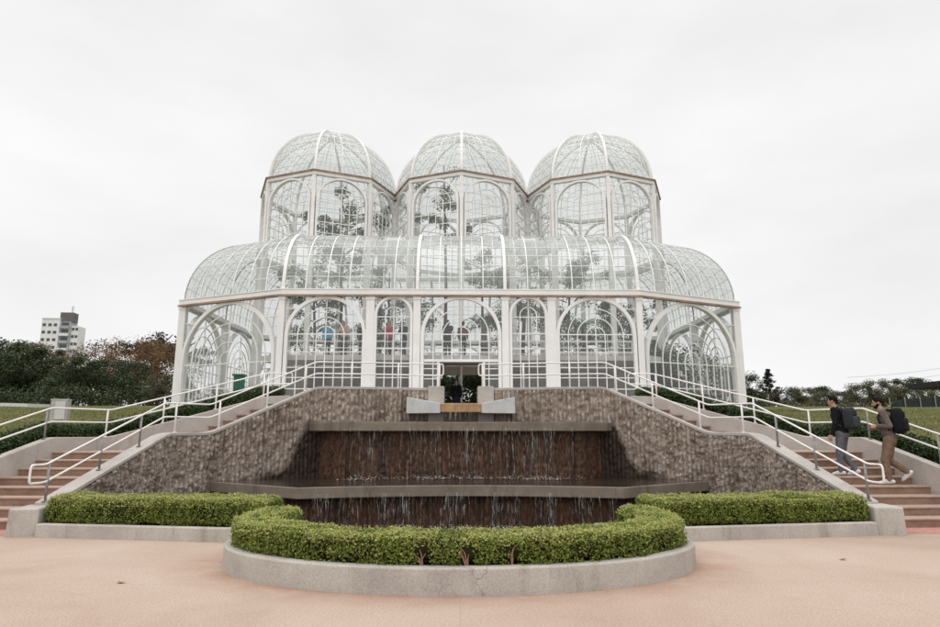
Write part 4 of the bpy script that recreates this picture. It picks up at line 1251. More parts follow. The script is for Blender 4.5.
def make_tree(seed, H, W, mat, leafs, name='tree', trunk=0.3, per=70, nclump=55, low=0.12, shape='round'):
    """returns a tree Empty at origin with crown and trunk children"""
    rg = np.random.default_rng(seed)
    t = empty(name, (0, 0, 0))
    mb = MB(); tips = []
    hb_ = H * (low + 0.12)
    r0 = 0.022 * H + 0.05
    pts = [(0, 0, -0.4), (rg.normal(0, .05), rg.normal(0, .05), hb_ * 0.5), (rg.normal(0, .12), rg.normal(0, .12), hb_)]
    mb.tube(pts, [r0 * 1.25, r0, r0 * 0.85], 8)
    for k in range(5):
        a = 2 * PI * k / 5 + rg.normal(0, 0.3)
        d = np.array((math.cos(a) * 0.6, math.sin(a) * 0.6, 1.0)); d /= np.linalg.norm(d)
        limb(mb, pts[-1], d, H * 0.24, r0 * 0.55, rg, 1, tips)
    limb(mb, pts[-1], np.array((0., 0., 1.)), H * 0.30, r0 * 0.7, rg, 1, tips)
    mb.build('trunk', M['bark'], t, smooth=True)
    cs, rs = [], []
    for i in range(nclump):
        if shape == 'round':
            a = rg.uniform(0, 2 * PI); v = rg.random() ** 0.8
            z = H * (low + (1 - low) * v); prof = math.sqrt(max(0.02, 1 - ((v - 0.45) / 0.60) ** 2))
            rr = W / 2 * prof * (0.35 + 0.65 * rg.random() ** 0.5) * (1 + 0.28 * math.sin(3 * a + seed) + 0.15 * math.sin(7 * a + seed * 2))
            cs.append(np.array((rr * math.cos(a), rr * math.sin(a), z - 0.04 * H))); rs.append(W * rg.uniform(0.085, 0.165))
        elif shape == 'umbrella':
            a = rg.uniform(0, 2 * PI); rr = W / 2 * rg.random() ** 0.6
            cs.append(np.array((rr * math.cos(a), rr * math.sin(a), H * (0.93 - 0.16 * (rr / (W / 2)) ** 2) + rg.normal(0, 0.035 * H)))); rs.append(W * rg.uniform(0.07, 0.13))
        else:                                          # conifer: tiers of drooping branches
            v = (i + rg.random()) / nclump; a = rg.uniform(0, 2 * PI)
            rr = W / 2 * (1 - v) ** 0.75 * rg.uniform(0.2, 1.0); z = H * (low + (1 - low) * v)
            cs.append(np.array((rr * math.cos(a), rr * math.sin(a), z - 0.12 * rr))); rs.append(W * rg.uniform(0.07, 0.12) * (1.15 - 0.7 * v))
    if shape == 'conifer':
        mb2 = MB(); mb2.tube([(0, 0, 0), (0, 0, H * 0.98)], [r0 * 0.8, 0.03], 6)
        mb2.build('leader', M['bark'], t)
    if tips and shape == 'round':
        for p in tips: cs.append(np.array(p)); rs.append(W * 0.10)
    V, qd = crown_leaves(cs, rs, per, leafs, rg, 0.45 if shape == 'umbrella' else 0.75)
    mesh_obj('crown', V, qd, M[mat], t)
    return t

def copy_tree(o, parent=None):
    c = o.copy(); COL.objects.link(c); c.parent = parent
    for ch in [q for q in bpy.data.objects if q.parent == o]: copy_tree(ch, c)
    return c

def place(proto, used, x, y, z, sc, rz, label, cat='tree', group=None):
    if id(proto) in used: o = copy_tree(proto)
    else: o = proto; used.add(id(proto))
    o.location = (x, y, z); o.scale = (sc * random.uniform(0.93, 1.08), sc * random.uniform(0.93, 1.08), sc); o.rotation_euler = (0, 0, rz)
    if 'group' in o and not group: del o['group']
    tag(o, label, cat, group)
    return o
used = set()
T_dark = make_tree(101, 8.0, 7.5, 'leaf_tree', 0.22, 'leafy_tree', per=150)
T_dark2 = make_tree(102, 7.0, 7.0, 'leaf_tree', 0.20, 'leafy_tree', per=150)
T_olive = make_tree(103, 7.0, 7.0, 'leaf_olive', 0.20, 'leafy_tree', per=120)
T_rust = make_tree(104, 8.5, 9.0, 'leaf_rust', 0.18, 'rusty_tree', per=130)
T_pine = make_tree(105, 12.0, 6.0, 'leaf_pine', 0.26, 'conifer', shape='conifer', nclump=80, per=55, low=0.16)
T_umb = make_tree(106, 10.5, 9.0, 'leaf_pine', 0.30, 'umbrella_pine', shape='umbrella', nclump=40, per=80, low=0.5)

def px_x(px, y): return (px - X_C) / F_PX * (y * math.cos(PITCH) + 2.0 * math.sin(PITCH))
def at_top(py, y):
    v = py - 313.5; sl = (v * math.cos(PITCH) - F_PX * math.sin(PITCH)) / (F_PX * math.cos(PITCH) + v * math.sin(PITCH))
    return E_CAM - sl * y
def tree_at(proto, hgt, px, ytop, y, rz, label, ws=1.0, group=None):
    x = px_x(px, y); zg = float(terrain_h(x, y)); zt = at_top(ytop, y)
    o = place(proto, used, x, y, zg - 0.1, (zt - zg) / hgt, rz, label, 'tree', group)
    ws *= 1.5 if proto is T_pine else 1.0
    o.scale = (o.scale[0] * ws, o.scale[1] * ws, o.scale[2])
    return o
# left wood: dark front row, rusty crowns behind
left_trees = [
    (T_dark, 8, -14, 347, 60, .3, 'dark bushy tree at the far left edge of the wood'),
    (T_dark2, 7, 14, 353, 56, 1.2, 'dark rounded tree left of the white apartment tower'),
    (T_dark, 8, 44, 347, 58, 2.1, 'dark rounded tree directly under the apartment tower'),
    (T_dark2, 7, 74, 357, 54, 2.9, 'dark rounded tree behind the pale box on the lawn'),
    (T_dark, 8, 104, 359, 57, 4.0, 'dark rounded tree in front of the left rusty crown'),
    (T_dark2, 7, 132, 361, 54, 5.0, 'dark rounded tree below the broad rusty crown'),
    (T_olive, 7, 160, 374, 50, .6, 'olive green tree touching the left corner of the glasshouse'),
    (T_dark, 8, 186, 380, 52, 1.0, 'dark tree seen through the left end of the glasshouse'),
    (T_dark2, 7, 215, 384, 62, 2.2, 'low dark tree behind the left glasshouse wall'),
    (T_rust, 8.5, 34, 345, 74, .5, 'dull rusty crown showing left of the tower foot'),
    (T_rust, 8.5, 92, 344, 72, 1.7, 'rusty brown crown just right of the apartment tower'),
    (T_rust, 8.5, 132, 338, 70, 2.8, 'broad rusty brown crown, largest of the rusty trees'),
    (T_rust, 8.5, 158, 342, 76, 3.6, 'rusty brown crown next to the glasshouse corner'),
    (T_umb, 10.5, 152, 338, 84, .4, 'black flat topped pine behind the rusty crowns'),
    (T_umb, 10.5, 176, 340, 88, 1.4, 'black flat topped pine half hidden by the glasshouse corner'),
    (T_dark, 8, 2, 341, 72, 3.0, 'tall dark tree behind the far left edge trees'),
]
for pr, h, px, yt, y, rz, lab in left_trees: tree_at(pr, h, px, yt, y, rz, lab, group='trees of the left wood', ws=1.12)
right_trees = [
    (T_dark, 8, 700, 352, 50, .2, 'dark tree showing through the right glasshouse arch'),
    (T_dark2, 7, 726, 362, 52, 1.1, 'dark tree just inside the right glasshouse corner'),
    (T_dark2, 7, 672, 372, 50, 1.9, 'low dark tree seen through the right glasshouse wall'),
    (T_dark, 8, 749, 374, 74, 2.2, 'dark tree beside the right glasshouse corner pillar'),
    (T_pine, 12, 774, 368, 80, .4, 'tall dark conifer standing above the right treeline'),
    (T_olive, 7, 757, 389, 78, 1.3, 'olive tree under the tall conifer on its left'),
    (T_dark2, 7, 790, 387, 84, 2.5, 'dark tree to the right of the tall conifer'),
    (T_olive, 7, 806, 387, 80, 3.3, 'olive tree in the right treeline behind the first walker'),
    (T_dark, 8, 822, 385, 88, 4.4, 'dark upright tree above the first walker'),
    (T_olive, 7, 826, 392, 72, 5.1, 'pale olive bush low in the right treeline'),
    (T_dark2, 7, 846, 390, 82, .8, 'dark tree between the two walkers'),
    (T_olive, 7, 866, 383, 78, 1.5, 'olive tree left of the second walker head'),
    (T_olive, 7, 884, 379, 74, 2.7, 'broad olive tree behind the second walker'),
    (T_olive, 7, 902, 384, 76, 3.8, 'olive tree above the dark green fence'),
    (T_dark, 8, 914, 376, 86, 4.9, 'dark domed tree rising above the fence'),
    (T_olive, 7, 936, 386, 74, .1, 'olive tree by the black shelter roof'),
    (T_dark2, 7, 962, 384, 80, 1.9, 'dark tree at the far right edge of the treeline'),
]
for pr, h, px, yt, y, rz, lab in right_trees: tree_at(pr, h, px, yt, y, rz, lab, group='trees of the right treeline', ws=1.12)

# shrub strip under the right treeline
def shrub_mass(name, x0, x1, y, h, n, mat, seed, label):
    rg = np.random.default_rng(seed)
    cs = [np.array((rg.uniform(x0, x1), y + rg.normal(0, 1.5), 0)) for i in range(n)]
    for c in cs: c[2] = float(terrain_h(c[0], c[1])) + rg.uniform(0.2, 0.75) * h
    V, qd = crown_leaves(cs, [h * rg.uniform(0.35, 0.6) for _ in cs], 90, 0.18, rg)
    tag(mesh_obj(name, V, qd, M[mat]), label, 'undergrowth', kind='stuff')
shrub_mass('undergrowth', px_x(738, 68), px_x(900, 68), 68, 1.7, 70, 'leaf_olive', 21, 'olive scrub along the foot of the right treeline')
shrub_mass('undergrowth', px_x(-30, 50), px_x(175, 50), 51, 2.0, 90, 'leaf_tree', 22, 'dark scrub along the foot of the left wood')

# plants inside the glasshouse
def palm(x, y, H, nfr, L, seed, label, group='palms inside the glasshouse'):
    rg = np.random.default_rng(seed)
    t = empty('palm', (x, y, Z_FLOOR), label, 'palm', group)
    mb = MB(); zz = np.linspace(0, H, 8); w = rg.normal(0, 0.25, 2)
    pts = [(x + w[0] * (z / H) ** 2, y + w[1] * (z / H) ** 2, Z_FLOOR + z) for z in zz]
    mb.tube(pts, np.linspace(0.16, 0.09, 8), 8); mb.build('trunk', M['bark'], t, smooth=True)
    top = np.array(pts[-1]); V, Fq = [], []
    for i in range(nfr):
        a = 2 * PI * i / nfr + rg.normal(0, 0.2); el = rg.uniform(0.1, 1.2); d = np.array((math.cos(a), math.sin(a), 0))
        ln = L * rg.uniform(0.8, 1.15); k = 16
        ax = []
        for j in range(k + 1):
            s_ = j / k; ax.append(top + d * ln * s_ * math.cos(el * 0.6) + np.array((0, 0, ln * (math.sin(el) * s_ - 0.85 * s_ ** 2))))
        ax = np.array(ax); sd = np.cross(d, (0, 0, 1))
        for j in range(1, k):
            tg = ax[j + 1] - ax[j]; tg /= np.linalg.norm(tg); lw = 0.34 * L * 0.5 * math.sin(PI * min(0.98, (j / k) * 0.85 + 0.12))
            for sg in (-1, 1):
                tip = ax[j] + (sd * sg * 0.8 + tg * 0.55 + np.array((0, 0, -0.35))) * lw; b = len(V)
                V += [ax[j] - tg * 0.035, ax[j] + tg * 0.035, tip]; Fq.append((b, b + 1, b + 2))
        b = len(V)
        for j in range(k):
            V += [ax[j] - sd * 0.015, ax[j] + sd * 0.015, ax[j + 1] + sd * 0.012, ax[j + 1] - sd * 0.012]; Fq.append((b, b+1, b+2, b+3)); b += 4
    mesh_obj('crown', V, Fq, M['leaf_inside'], t)
    return t
palm(-6.6, 33.0, 4.2, 15, 2.6, 201, 'tall palm inside behind the left big arch of the glasshouse')
palm(-3.2, 34.5, 5.8, 16, 2.7, 202, 'tall palm inside left of the glasshouse door')
palm(1.4, 33.2, 4.6, 15, 2.4, 203, 'palm inside above the right side of the door')
palm(3.4, 35.0, 6.2, 16, 2.7, 204, 'tall palm inside right of the glasshouse door')
palm(6.8, 33.6, 4.6, 15, 2.6, 205, 'palm inside behind the right big arch of the glasshouse')
palm(10.2, 34.8, 3.6, 14, 2.4, 206, 'short palm inside the right end of the glasshouse')
palm(-10.4, 35.8, 2.4, 13, 2.0, 207, 'short palm inside the left end of the glasshouse')
def inner_tree(x, y, H, z0, W, seed, label, ncl, per=150, leaf=0.15):
    rg = np.random.default_rng(seed)
    t = empty('slender_tree', (x, y, Z_FLOOR), label, 'tree', 'slender trees inside the glasshouse')
    mb = MB(); top = np.array((x + rg.normal(0, .2), y, Z_FLOOR + H))
    mb.tube([(x, y, Z_FLOOR), (x + .1, y, Z_FLOOR + H * .5), tuple(top)], [.13, .09, .03], 7)
    cs, rs = [], []
    for i in range(ncl):
        z = rg.uniform(z0, Z_FLOOR + H); f = (z - Z_FLOOR) / H
        a = rg.uniform(0, 2 * PI); rr = W / 2 * rg.uniform(0.25, 1.0)
        c = np.array((x + rr * math.cos(a), y + rr * math.sin(a), z)); cs.append(c); rs.append(rg.uniform(0.35, 0.75))
        mb.tube([(x + .1 * f, y, z - 0.5), tuple((c + np.array((x, y, z - .4))) / 2), tuple(c)], [.035, .025, .012], 5)
    mb.build('trunk', M['bark'], t, smooth=True)
    V, qd = crown_leaves(cs, rs, per, leaf, rg); mesh_obj('crown', V, qd, M['leaf_inside'], t)
inner_tree(-7.2, 36.6, 12.6, 10.8, 5.4, 211, 'slender tree filling the drum of the left dome', 34)
inner_tree(-1.0, 36.2, 15.2, 13.0, 3.8, 212, 'slender tree with sparse leaf tufts under the middle dome', 11)
inner_tree(1.2, 37.4, 10.2, 10.2, 3.4, 213, 'shorter slender tree right of centre under the middle dome', 7)
inner_tree(6.2, 36.4, 9.2, 5.6, 5.6, 214, 'slender tree behind the right vault below the right dome', 34)
inner_tree(-4.4, 36.8, 8.6, 5.2, 5.4, 215, 'slender tree behind the vault between left and middle domes', 30)
inner_tree(9.6, 35.4, 6.4, 5.2, 4.4, 216, 'leafy tree inside behind the upper right chamfered arch', 26)
inner_tree(-8.2, 34.6, 8.2, 5.6, 4.6, 217, 'leafy tree inside behind the left vault corner', 24)
inner_tree(2.6, 36.0, 8.4, 6.4, 4.2, 218, 'leafy tree inside behind the vault right of centre', 20)
def bed(x, y, w, h, n, seed, label, mat='leaf_inside'):
    rg = np.random.default_rng(seed)
    t = empty('leafy_shrub', (x, y, Z_FLOOR), label, 'shrub', 'shrubs inside the glasshouse')
    cs = [np.array((x + rg.normal(0, w / 3), y + rg.normal(0, 0.5), Z_FLOOR + rg.uniform(0.15, 0.9) * h)) for _ in range(n)]
    V, qd = crown_leaves(cs, [h * rg.uniform(.16, .3) for _ in cs], 95, 0.15, rg); mesh_obj('foliage', V, qd, M[mat], t)
    mb = MB()
    for c in cs[:6]: mb.tube([(c[0], c[1], Z_FLOOR), tuple(c)], [.03, .015], 5)
    mb.build('stem', M['bark'], t)
bed(0.9, 32.0, 1.7, 2.3, 60, 221, 'dark shrub seen through the open door, right of the dark figure')
bed(-0.9, 32.2, 1.2, 2.0, 36, 222, 'dark shrub seen through the open door, left of the dark figure')
bed(-6.2, 32.6, 3.4, 2.0, 22, 223, 'shrub inside at the foot of the left big arch')
bed(6.2, 32.6, 3.4, 2.0, 22, 224, 'shrub inside at the foot of the right big arch')
bed(10.3, 32.6, 3.4, 3.7, 100, 225, 'tall dark shrub inside the right chamfered end', 'leaf_tree')
bed(-11.8, 34.6, 2.2, 1.6, 12, 226, 'low dark shrub inside the left chamfered end', 'leaf_tree')
bed(3.1, 32.4, 1.4, 1.7, 10, 227, 'shrub inside behind the narrow arch right of the door')
bed(-3.1, 32.4, 1.4, 1.7, 10, 228, 'shrub inside behind the narrow arch left of the door')

# ------------------------------------------------------------------ distant buildings, fence, shelter, cables, box, bin
def apartment():
    Y = 250.0
    cx, zt = px_x(50.5, Y), at_top(320, Y)
    rz = R(5)
    b = empty('apartment_tower', (cx, Y, 0), 'white apartment tower rising above the left wood', 'building')
    ca, sa = math.cos(rz), math.sin(rz)
    def W(x, y, z):
        x *= 0.80
        return (cx + x * ca - y * sa, Y + x * sa + y * ca, z)
    def bb(name, x0, x1, y0, y1, z0, z1, mat, parent=b):
        c = W((x0 + x1) / 2, (y0 + y1) / 2, (z0 + z1) / 2)
        return MB().box(c, ((x1 - x0) * 0.80, y1 - y0, z1 - z0), rz).build(name, M[mat], parent)
    front = bb('front_wall', -8.2, 0.2, 0, 6, -2, zt, 'bld_white')
    core = bb('balcony_bay', 0.2, 5.0, 0.6, 6, -2, zt - 1.0, 'bld_grey')
    wing = bb('side_wing', 5.0, 8.6, 1.5, 7, -2, zt - 2.6, 'bld_white')
    bb('roof_house', -0.6, 5.6, 1, 5, zt - 1.0, zt + 2.9, 'bld_dark')
    bb('parapet', -8.4, 0.3, -0.2, 6.2, zt, zt + 0.4, 'bld_white')
    mb = MB(); mb.tube([W(2.4, 5, zt + 2.8), W(2.4, 5, zt + 6.4)], 0.14, 6)
    for q in (3.6, 4.6, 5.6): mb.tube([W(1.4, 5, zt + q), W(3.4, 5, zt + q)], 0.09, 5)
    mb.build('antenna', M['bld_grey'], b)
    for r_ in range(9):
        z = zt - 2.4 - r_ * 3.0
        for x, mt in ((-7.0, 'pane'), (-4.3, 'pane'), (-1.7, 'pane')):
            w = bb('window', x - 0.85, x + 0.85, -0.06, 0.1, z - 0.6, z + 0.6, 'bld_grey'); bb('pane', x - 0.7, x + 0.7, -0.10, 0.0, z - 0.5, z + 0.5, 'pane', w)
        for x in (6.0, 7.7):
            w = bb('window', x - 0.7, x + 0.7, 1.44, 1.6, z - 2.0, z - 0.8, 'bld_grey'); bb('pane', x - 0.55, x + 0.55, 1.40, 1.5, z - 1.9, z - 0.9, 'pane', w)
        k = bb('balcony', 0.6, 4.6, -0.3, 0.6, z - 1.4, z - 0.3, 'bld_white' if r_ % 2 else 'bld_grey')
        bb('pane', 0.9, 4.3, 0.52, 0.58, z - 0.2, z + 1.1, 'pane', k)
apartment()
Yb = 220.0; x0 = px_x(8, Yb)
hb2 = empty('low_block', (x0, Yb, 0), 'pale low building peeking over the trees at far left', 'building')
MB().box((x0, Yb + 5, at_top(345, Yb) / 2), (13, 10, at_top(345, Yb))).build('wall', M['bld_white'], hb2)
MB().box((x0, Yb + 5, at_top(345, Yb) + 0.3), (13.6, 10.6, 0.6)).build('roof', M['bld_grey'], hb2)
for x in (-4, -1.4, 1.4, 4): MB().box((x0 + x, Yb - 0.03, at_top(345, Yb) - 2), (1.4, 0.1, 1.2)).build('window', M['pane'], hb2)

# dark green fence at the right edge of the field
fy = 52.0
fx0, fx1 = px_x(887, fy), px_x(990, fy)
fz = float(terrain_h(fx0, fy)) - 0.1
fe = empty('fence', ((fx0 + fx1) / 2, fy, fz), 'dark green mesh screen fence at the far edge of the field', 'fence')
V = [(fx0, fy, fz), (fx1, fy, fz), (fx1, fy, fz + 1.55), (fx0 + 1.2, fy, fz + 1.05)]
mb = MB(); mb.add(V + [(a, b + 0.05, c) for a, b, c in V], [(0,1,2,3), (7,6,5,4), (0,4,5,1), (1,5,6,2), (2,6,7,3), (3,7,4,0)]); mb.build('screen', M['fence_green'], fe)
for i in range(7):
    x = fx0 + 0.6 + i * (fx1 - fx0 - 0.8) / 6; MB().tube([(x, fy - 0.06, fz - 0.2), (x, fy - 0.06, fz + 1.2 + 0.06 * i)], 0.05, 6).build('post', M['post'], fe)
# black shelter roof
sy_ = 54.0; sx0 = px_x(932, sy_); zs = at_top(381.5, sy_)
sh = empty('shelter', (sx0 + 3, sy_, 2), 'black flat roofed shelter cut by the right picture edge', 'shelter')
MB().box((sx0 + 3.4, sy_, zs - 0.28), (6.8, 4, 0.5)).build('roof', M['black'], sh, bevel=0.03)
for a in (0.4, 6.2):
    for b in (-1.6, 1.6): MB().tube([(sx0 + a, sy_ + b, 2.8), (sx0 + a, sy_ + b, zs - 0.5)], 0.08, 8).build('post', M['post'], sh)
# overhead cables
for k, (ya, yb) in enumerate(((377, 364), (383, 371))):
    Yc = 70.0; a = np.array((px_x(855, Yc), Yc, at_top(ya, Yc))); b_ = np.array((px_x(1000, Yc), Yc - 4, at_top(yb - 8, Yc)))
    pts = [tuple(a + (b_ - a) * t + np.array((0, 0, -0.5 * math.sin(PI * t)))) for t in np.linspace(0, 1, 12)]
    tag(MB().tube(pts, 0.018, 5).build('overhead_cable', M['bld_grey']), ['thin upper overhead cable crossing the sky at far right', 'thin lower overhead cable crossing the sky at far right'][k], 'cable', 'overhead cables')
# pale box on the lawn
by = 21.5; bx0 = px_x(68.5, by); bz = float(terrain_h(bx0, by))
cb = empty('utility_box', (bx0, by, bz), 'pale grey utility box standing on the lawn at left', 'utility box')
bt = at_top(400.5, by)
MB().box((bx0, by, (bz - 0.1 + bt) / 2), (0.50, 0.36, bt - bz + 0.1), rz=0.25).build('cabinet', M['cabinet'], cb, bevel=0.012)
MB().box((bx0 + 0.10, by - 0.185, (bz + bt) / 2), (0.30, 0.02, bt - bz - 0.1), rz=0.25).build('door', M['cabinet_side'], cb)
MB().box((bx0, by, bt + 0.015), (0.53, 0.39, 0.03), rz=0.25).build('lid', M['cabinet_side'], cb, bevel=0.008)
# green bin behind the hedge near the left stairs
gy = 22.0; gx = px_x(241, gy); gz = at_top(375.5, gy)
bn = empty('bin', (gx, gy, 2.3), 'green open bin standing behind the hedge at the left stairs', 'bin')
mb = MB(); mb.box((gx, gy, (2.2 + gz) / 2), (0.26, 0.26, gz - 2.2), taper=1.22); mb.build('bin_body', M['bin'], bn, bevel=0.02)
ring_beam('bin_rim', [(gx - .17, gy - .17), (gx + .17, gy - .17), (gx + .17, gy + .17), (gx - .17, gy + .17)], gz, 0.05, 0.06, M['bin'], bn)
M['dryleaf'] = simple('dry_leaf', (0.28, 0.13, 0.07), 0.8, var=0.3)
# small leaf litter on the plaza
lf = np.random.default_rng(77)
for (px, py, lab) in ((124, 582, 'small fallen brown leaf lying on the plaza at left'), (846, 561, 'small fallen leaf lying on the plaza at right')):
    v = py - 313.5; yd = E_CAM * (F_PX * math.cos(PITCH) + v * math.sin(PITCH)) / (v * math.cos(PITCH) - F_PX * math.sin(PITCH)); xd = (px - X_C) / F_PX * (yd * math.cos(PITCH) - 1.6 * math.sin(PITCH))
    pts = [(0.042 * math.cos(t) * (1 + 0.35 * math.cos(3 * t)), 0.032 * math.sin(t) * (1 + 0.3 * math.cos(5 * t))) for t in np.linspace(0, 2 * PI, 18)[:-1]]
    V = [(xd + a, yd + b, 0.008 + 0.012 * abs(a) / 0.05) for a, b in pts] + [(xd, yd, 0.006)]
    nn_ = len(pts); MB_ = MB().add(V, [(i, (i + 1) % nn_, nn_) for i in range(nn_)])
    tag(MB_.build('fallen_leaf', M['dryleaf']), lab, 'leaf', 'fallen leaves on the plaza')

# ------------------------------------------------------------------ people
def cloth(name, col, rough=0.9, var=0.2, scale=14): return simple(name, col, rough, 0.15, var=var, scale=scale, bump=0.35)
SKIN = simple('skin', (0.42, 0.25, 0.175), 0.55, 0.35, var=0.06, scale=20)
HAIR = simple('dark_hair', (0.012, 0.009, 0.007), 0.8, 0.12, var=0.4, scale=60)
SHOE = simple('white_shoe', (0.62, 0.62, 0.60), 0.6, var=0.06)
SOLE = simple('shoe_sole', (0.5, 0.49, 0.47), 0.7, var=0.1)
EYE = simple('eye', (0.02, 0.015, 0.012), 0.2, 0.6, var=0.1)

def remesh(o, vox, smooth=4, crease=0.0):
    m = o.modifiers.new('remesh', 'REMESH'); m.mode = 'VOXEL'; m.voxel_size = vox; m.use_smooth_shade = True
    s_ = o.modifiers.new('smooth', 'SMOOTH'); s_.factor = 0.5; s_.iterations = smooth
    if crease:
        tx = bpy.data.textures.new('folds', 'CLOUDS'); tx.noise_scale = 0.11; tx.noise_depth = 2
        d = o.modifiers.new('folds', 'DISPLACE'); d.texture = tx; d.strength = crease; d.mid_level = 0.5; d.texture_coords = 'LOCAL'

def person(loc, rz, label, J, mats, group=None, vox=0.008, scale=1.0, detail=True, beard=False, hairlong=False):
    """J: joints in local metres (x right, y forward, z up); body one continuous mesh, clothing as children"""
    P = lambda k: Vector(J[k])
    b = MB()
    hd, nk, ch, pv = P('head'), P('neck'), P('chest'), P('pelvis')
    yaw = J.get('yaw', 0.0); tilt = J.get('tilt', 0.0)
    HR = Matrix.Rotation(yaw, 3, 'Z') @ Matrix.Rotation(tilt, 3, 'X')
    H = lambda v: tuple(hd + HR @ Vector(v))
    # head: skull, jaw, chin, nose, ears
    b.ball(H((0, -0.008, 0.025)), (0.074, 0.092, 0.098), 16, 12)
    b.capsule(H((0, 0.030, -0.03)), H((0, 0.052, -0.082)), 0.060, 0.034)
    b.capsule(H((0, 0.062, 0.0)), H((0, 0.066, -0.045)), 0.042, 0.030)
    b.capsule(H((0, 0.090, 0.018)), H((0, 0.106, -0.018)), 0.008, 0.014, 8)
    b.capsule(H((-0.017, 0.084, -0.055)), H((0.017, 0.084, -0.055)), 0.010, 0.010, 8)
    for s in (-1, 1):
        b.ball(H((s * 0.076, -0.006, -0.005)), (0.012, 0.020, 0.032), 8, 6)
        b.capsule(H((s * 0.018, 0.080, 0.028)), H((s * 0.045, 0.070, 0.028)), 0.009, 0.009, 8)
    b.capsule(nk - Vector((0, 0, 0.05)), hd + Vector((0, -0.01, -0.05)), 0.062, 0.054)
    b.capsule(pv, ch, 0.095, 0.095)
    sh = []
    for s, nm in ((-1, 'l'), (1, 'r')):
        S_, E_, W_ = P('sh_' + nm), P('el_' + nm), P('wr_' + nm)
        b.capsule(ch, S_, 0.070, 0.048); b.capsule(S_, E_, 0.048, 0.038); b.capsule(E_, W_, 0.038, 0.026)
        K_, A_, Hp = P('kn_' + nm), P('an_' + nm), P('hip_' + nm)
        b.capsule(pv, Hp, 0.085, 0.075); b.capsule(Hp, K_, 0.082, 0.053); b.capsule(K_, A_, 0.052, 0.036)
        T_ = P('toe_' + nm); b.capsule(A_, T_, 0.036, 0.03)
        # hand: palm, four fingers and a thumb, relaxed curl
        fd = (W_ - E_).normalized(); fwd = Vector(J.get('palm_' + nm, (0, 1, 0))); side = (fwd - fd * fwd.dot(fd)).normalized(); nrm_ = fd.cross(side).normalized() * (1 if s > 0 else -1)
        pc = W_ + fd * 0.085
        for q in (-0.5, -0.17, 0.17, 0.5): b.capsule(W_ + fd * 0.01 + side * 0.03 * q, pc + side * 0.066 * q, 0.019, 0.015, 8)
        if detail:
            for i, (q, Lf) in enumerate(((0.5, .068), (0.17, .078), (-0.17, .072), (-0.5, .056))):
                p = pc + side * 0.068 * q; d1 = (fd + nrm_ * (-0.35 - 0.05 * i)).normalized(); d2 = (fd + nrm_ * (-0.95 - 0.08 * i)).normalized()
                m_ = p + d1 * Lf * 0.55; b.capsule(p, m_, 0.0095, 0.0088, 8); b.capsule(m_, m_ + d2 * Lf * 0.5, 0.0086, 0.007, 8)
            p = W_ + fd * 0.035 + side * 0.034; d1 = (fd * 0.75 + side * 0.75 - nrm_ * 0.2).normalized(); d2 = (fd + side * 0.25 - nrm_ * 0.3).normalized()
            b.capsule(p, p + d1 * 0.042, 0.014, 0.011, 8); b.capsule(p + d1 * 0.042, p + d1 * 0.042 + d2 * 0.03, 0.0105, 0.008, 8)
    body = b.build('person', SKIN); body.location = loc; body.rotation_euler = (0, 0, rz); body.scale = (scale,) * 3
    remesh(body, vox if detail else vox * 1.4, 3)
    tag(body, label, 'person', group)
    def child(name, mb, mat, v=None, sm=4, crease=0.0, rm=True):
        o = mb.build(name, mat); o.parent = body
        if rm: remesh(o, v or vox, sm, crease)
        return o
    # top garment
    t = MB()
    mid = pv.lerp(ch, 0.5)
    up = (ch - pv).normalized()
    t.ball(pv + Vector((0, 0, 0.02)), (0.165, 0.125, 0.10), 14, 8); t.ball(mid, (0.158, 0.118, 0.15), 14, 8); t.ball(ch - up * 0.02, (0.175, 0.125, 0.15), 14, 8)
    t.ball(pv.lerp(ch, 0.22), (0.165, 0.122, 0.12), 14, 8)
    t.capsule(ch + up * 0.06, nk - Vector((0, 0, 0.02)), 0.10, 0.066)
    for s, nm in ((-1, 'l'), (1, 'r')):
        S_, E_, W_ = P('sh_' + nm), P('el_' + nm), P('wr_' + nm)
        t.capsule(ch + up * 0.05, S_, 0.10, 0.074); t.capsule(S_, E_, 0.070, 0.055); t.capsule(E_, E_.lerp(W_, 0.92), 0.054, 0.040)
    child(mats.get('top_name', 'jacket'), t, mats['top'], vox, 4, 0.030 if detail else 0)
    # trousers
    t = MB(); t.ball(pv + Vector((0, 0, -0.03)), (0.158, 0.125, 0.11), 14, 8)
    for s, nm in ((-1, 'l'), (1, 'r')):
        K_, A_, Hp = P('kn_' + nm), P('an_' + nm), P('hip_' + nm)
        t.capsule(pv - Vector((0, 0, 0.05)), Hp, 0.12, 0.105); t.capsule(Hp, K_, 0.100, 0.074); t.capsule(K_, K_.lerp(A_, 0.94), 0.074, 0.058)
    child('trousers', t, mats['legs'], vox, 4, 0.028 if detail else 0)
    # shoes
    for s, nm in ((-1, 'l'), (1, 'r')):
        A_, T_ = P('an_' + nm), P('toe_' + nm); f = (T_ - A_); f2 = f.normalized()
        t = MB(); heel = A_ - f2 * 0.055 + Vector((0, 0, -0.035))
        t.capsule(heel, A_ + Vector((0, 0, 0.0)), 0.040, 0.046); t.capsule(heel, T_, 0.040, 0.036); t.capsule(A_, T_.lerp(A_, 0.35), 0.044, 0.040); t.capsule(T_, T_ + f2 * 0.03, 0.037, 0.026)
        child('shoe', t, mats.get('shoe', SHOE), vox, 2)
    # hair cap
    t = MB(); t.ball(H((0, -0.020, 0.042)), (0.083, 0.092, 0.094), 16, 12); t.capsule(H((0, -0.062, 0.01)), H((0, -0.058, -0.045)), 0.055, 0.040)
    t.capsule(H((-0.04, 0.035, 0.105)), H((0.04, 0.035, 0.105)), 0.030, 0.030)
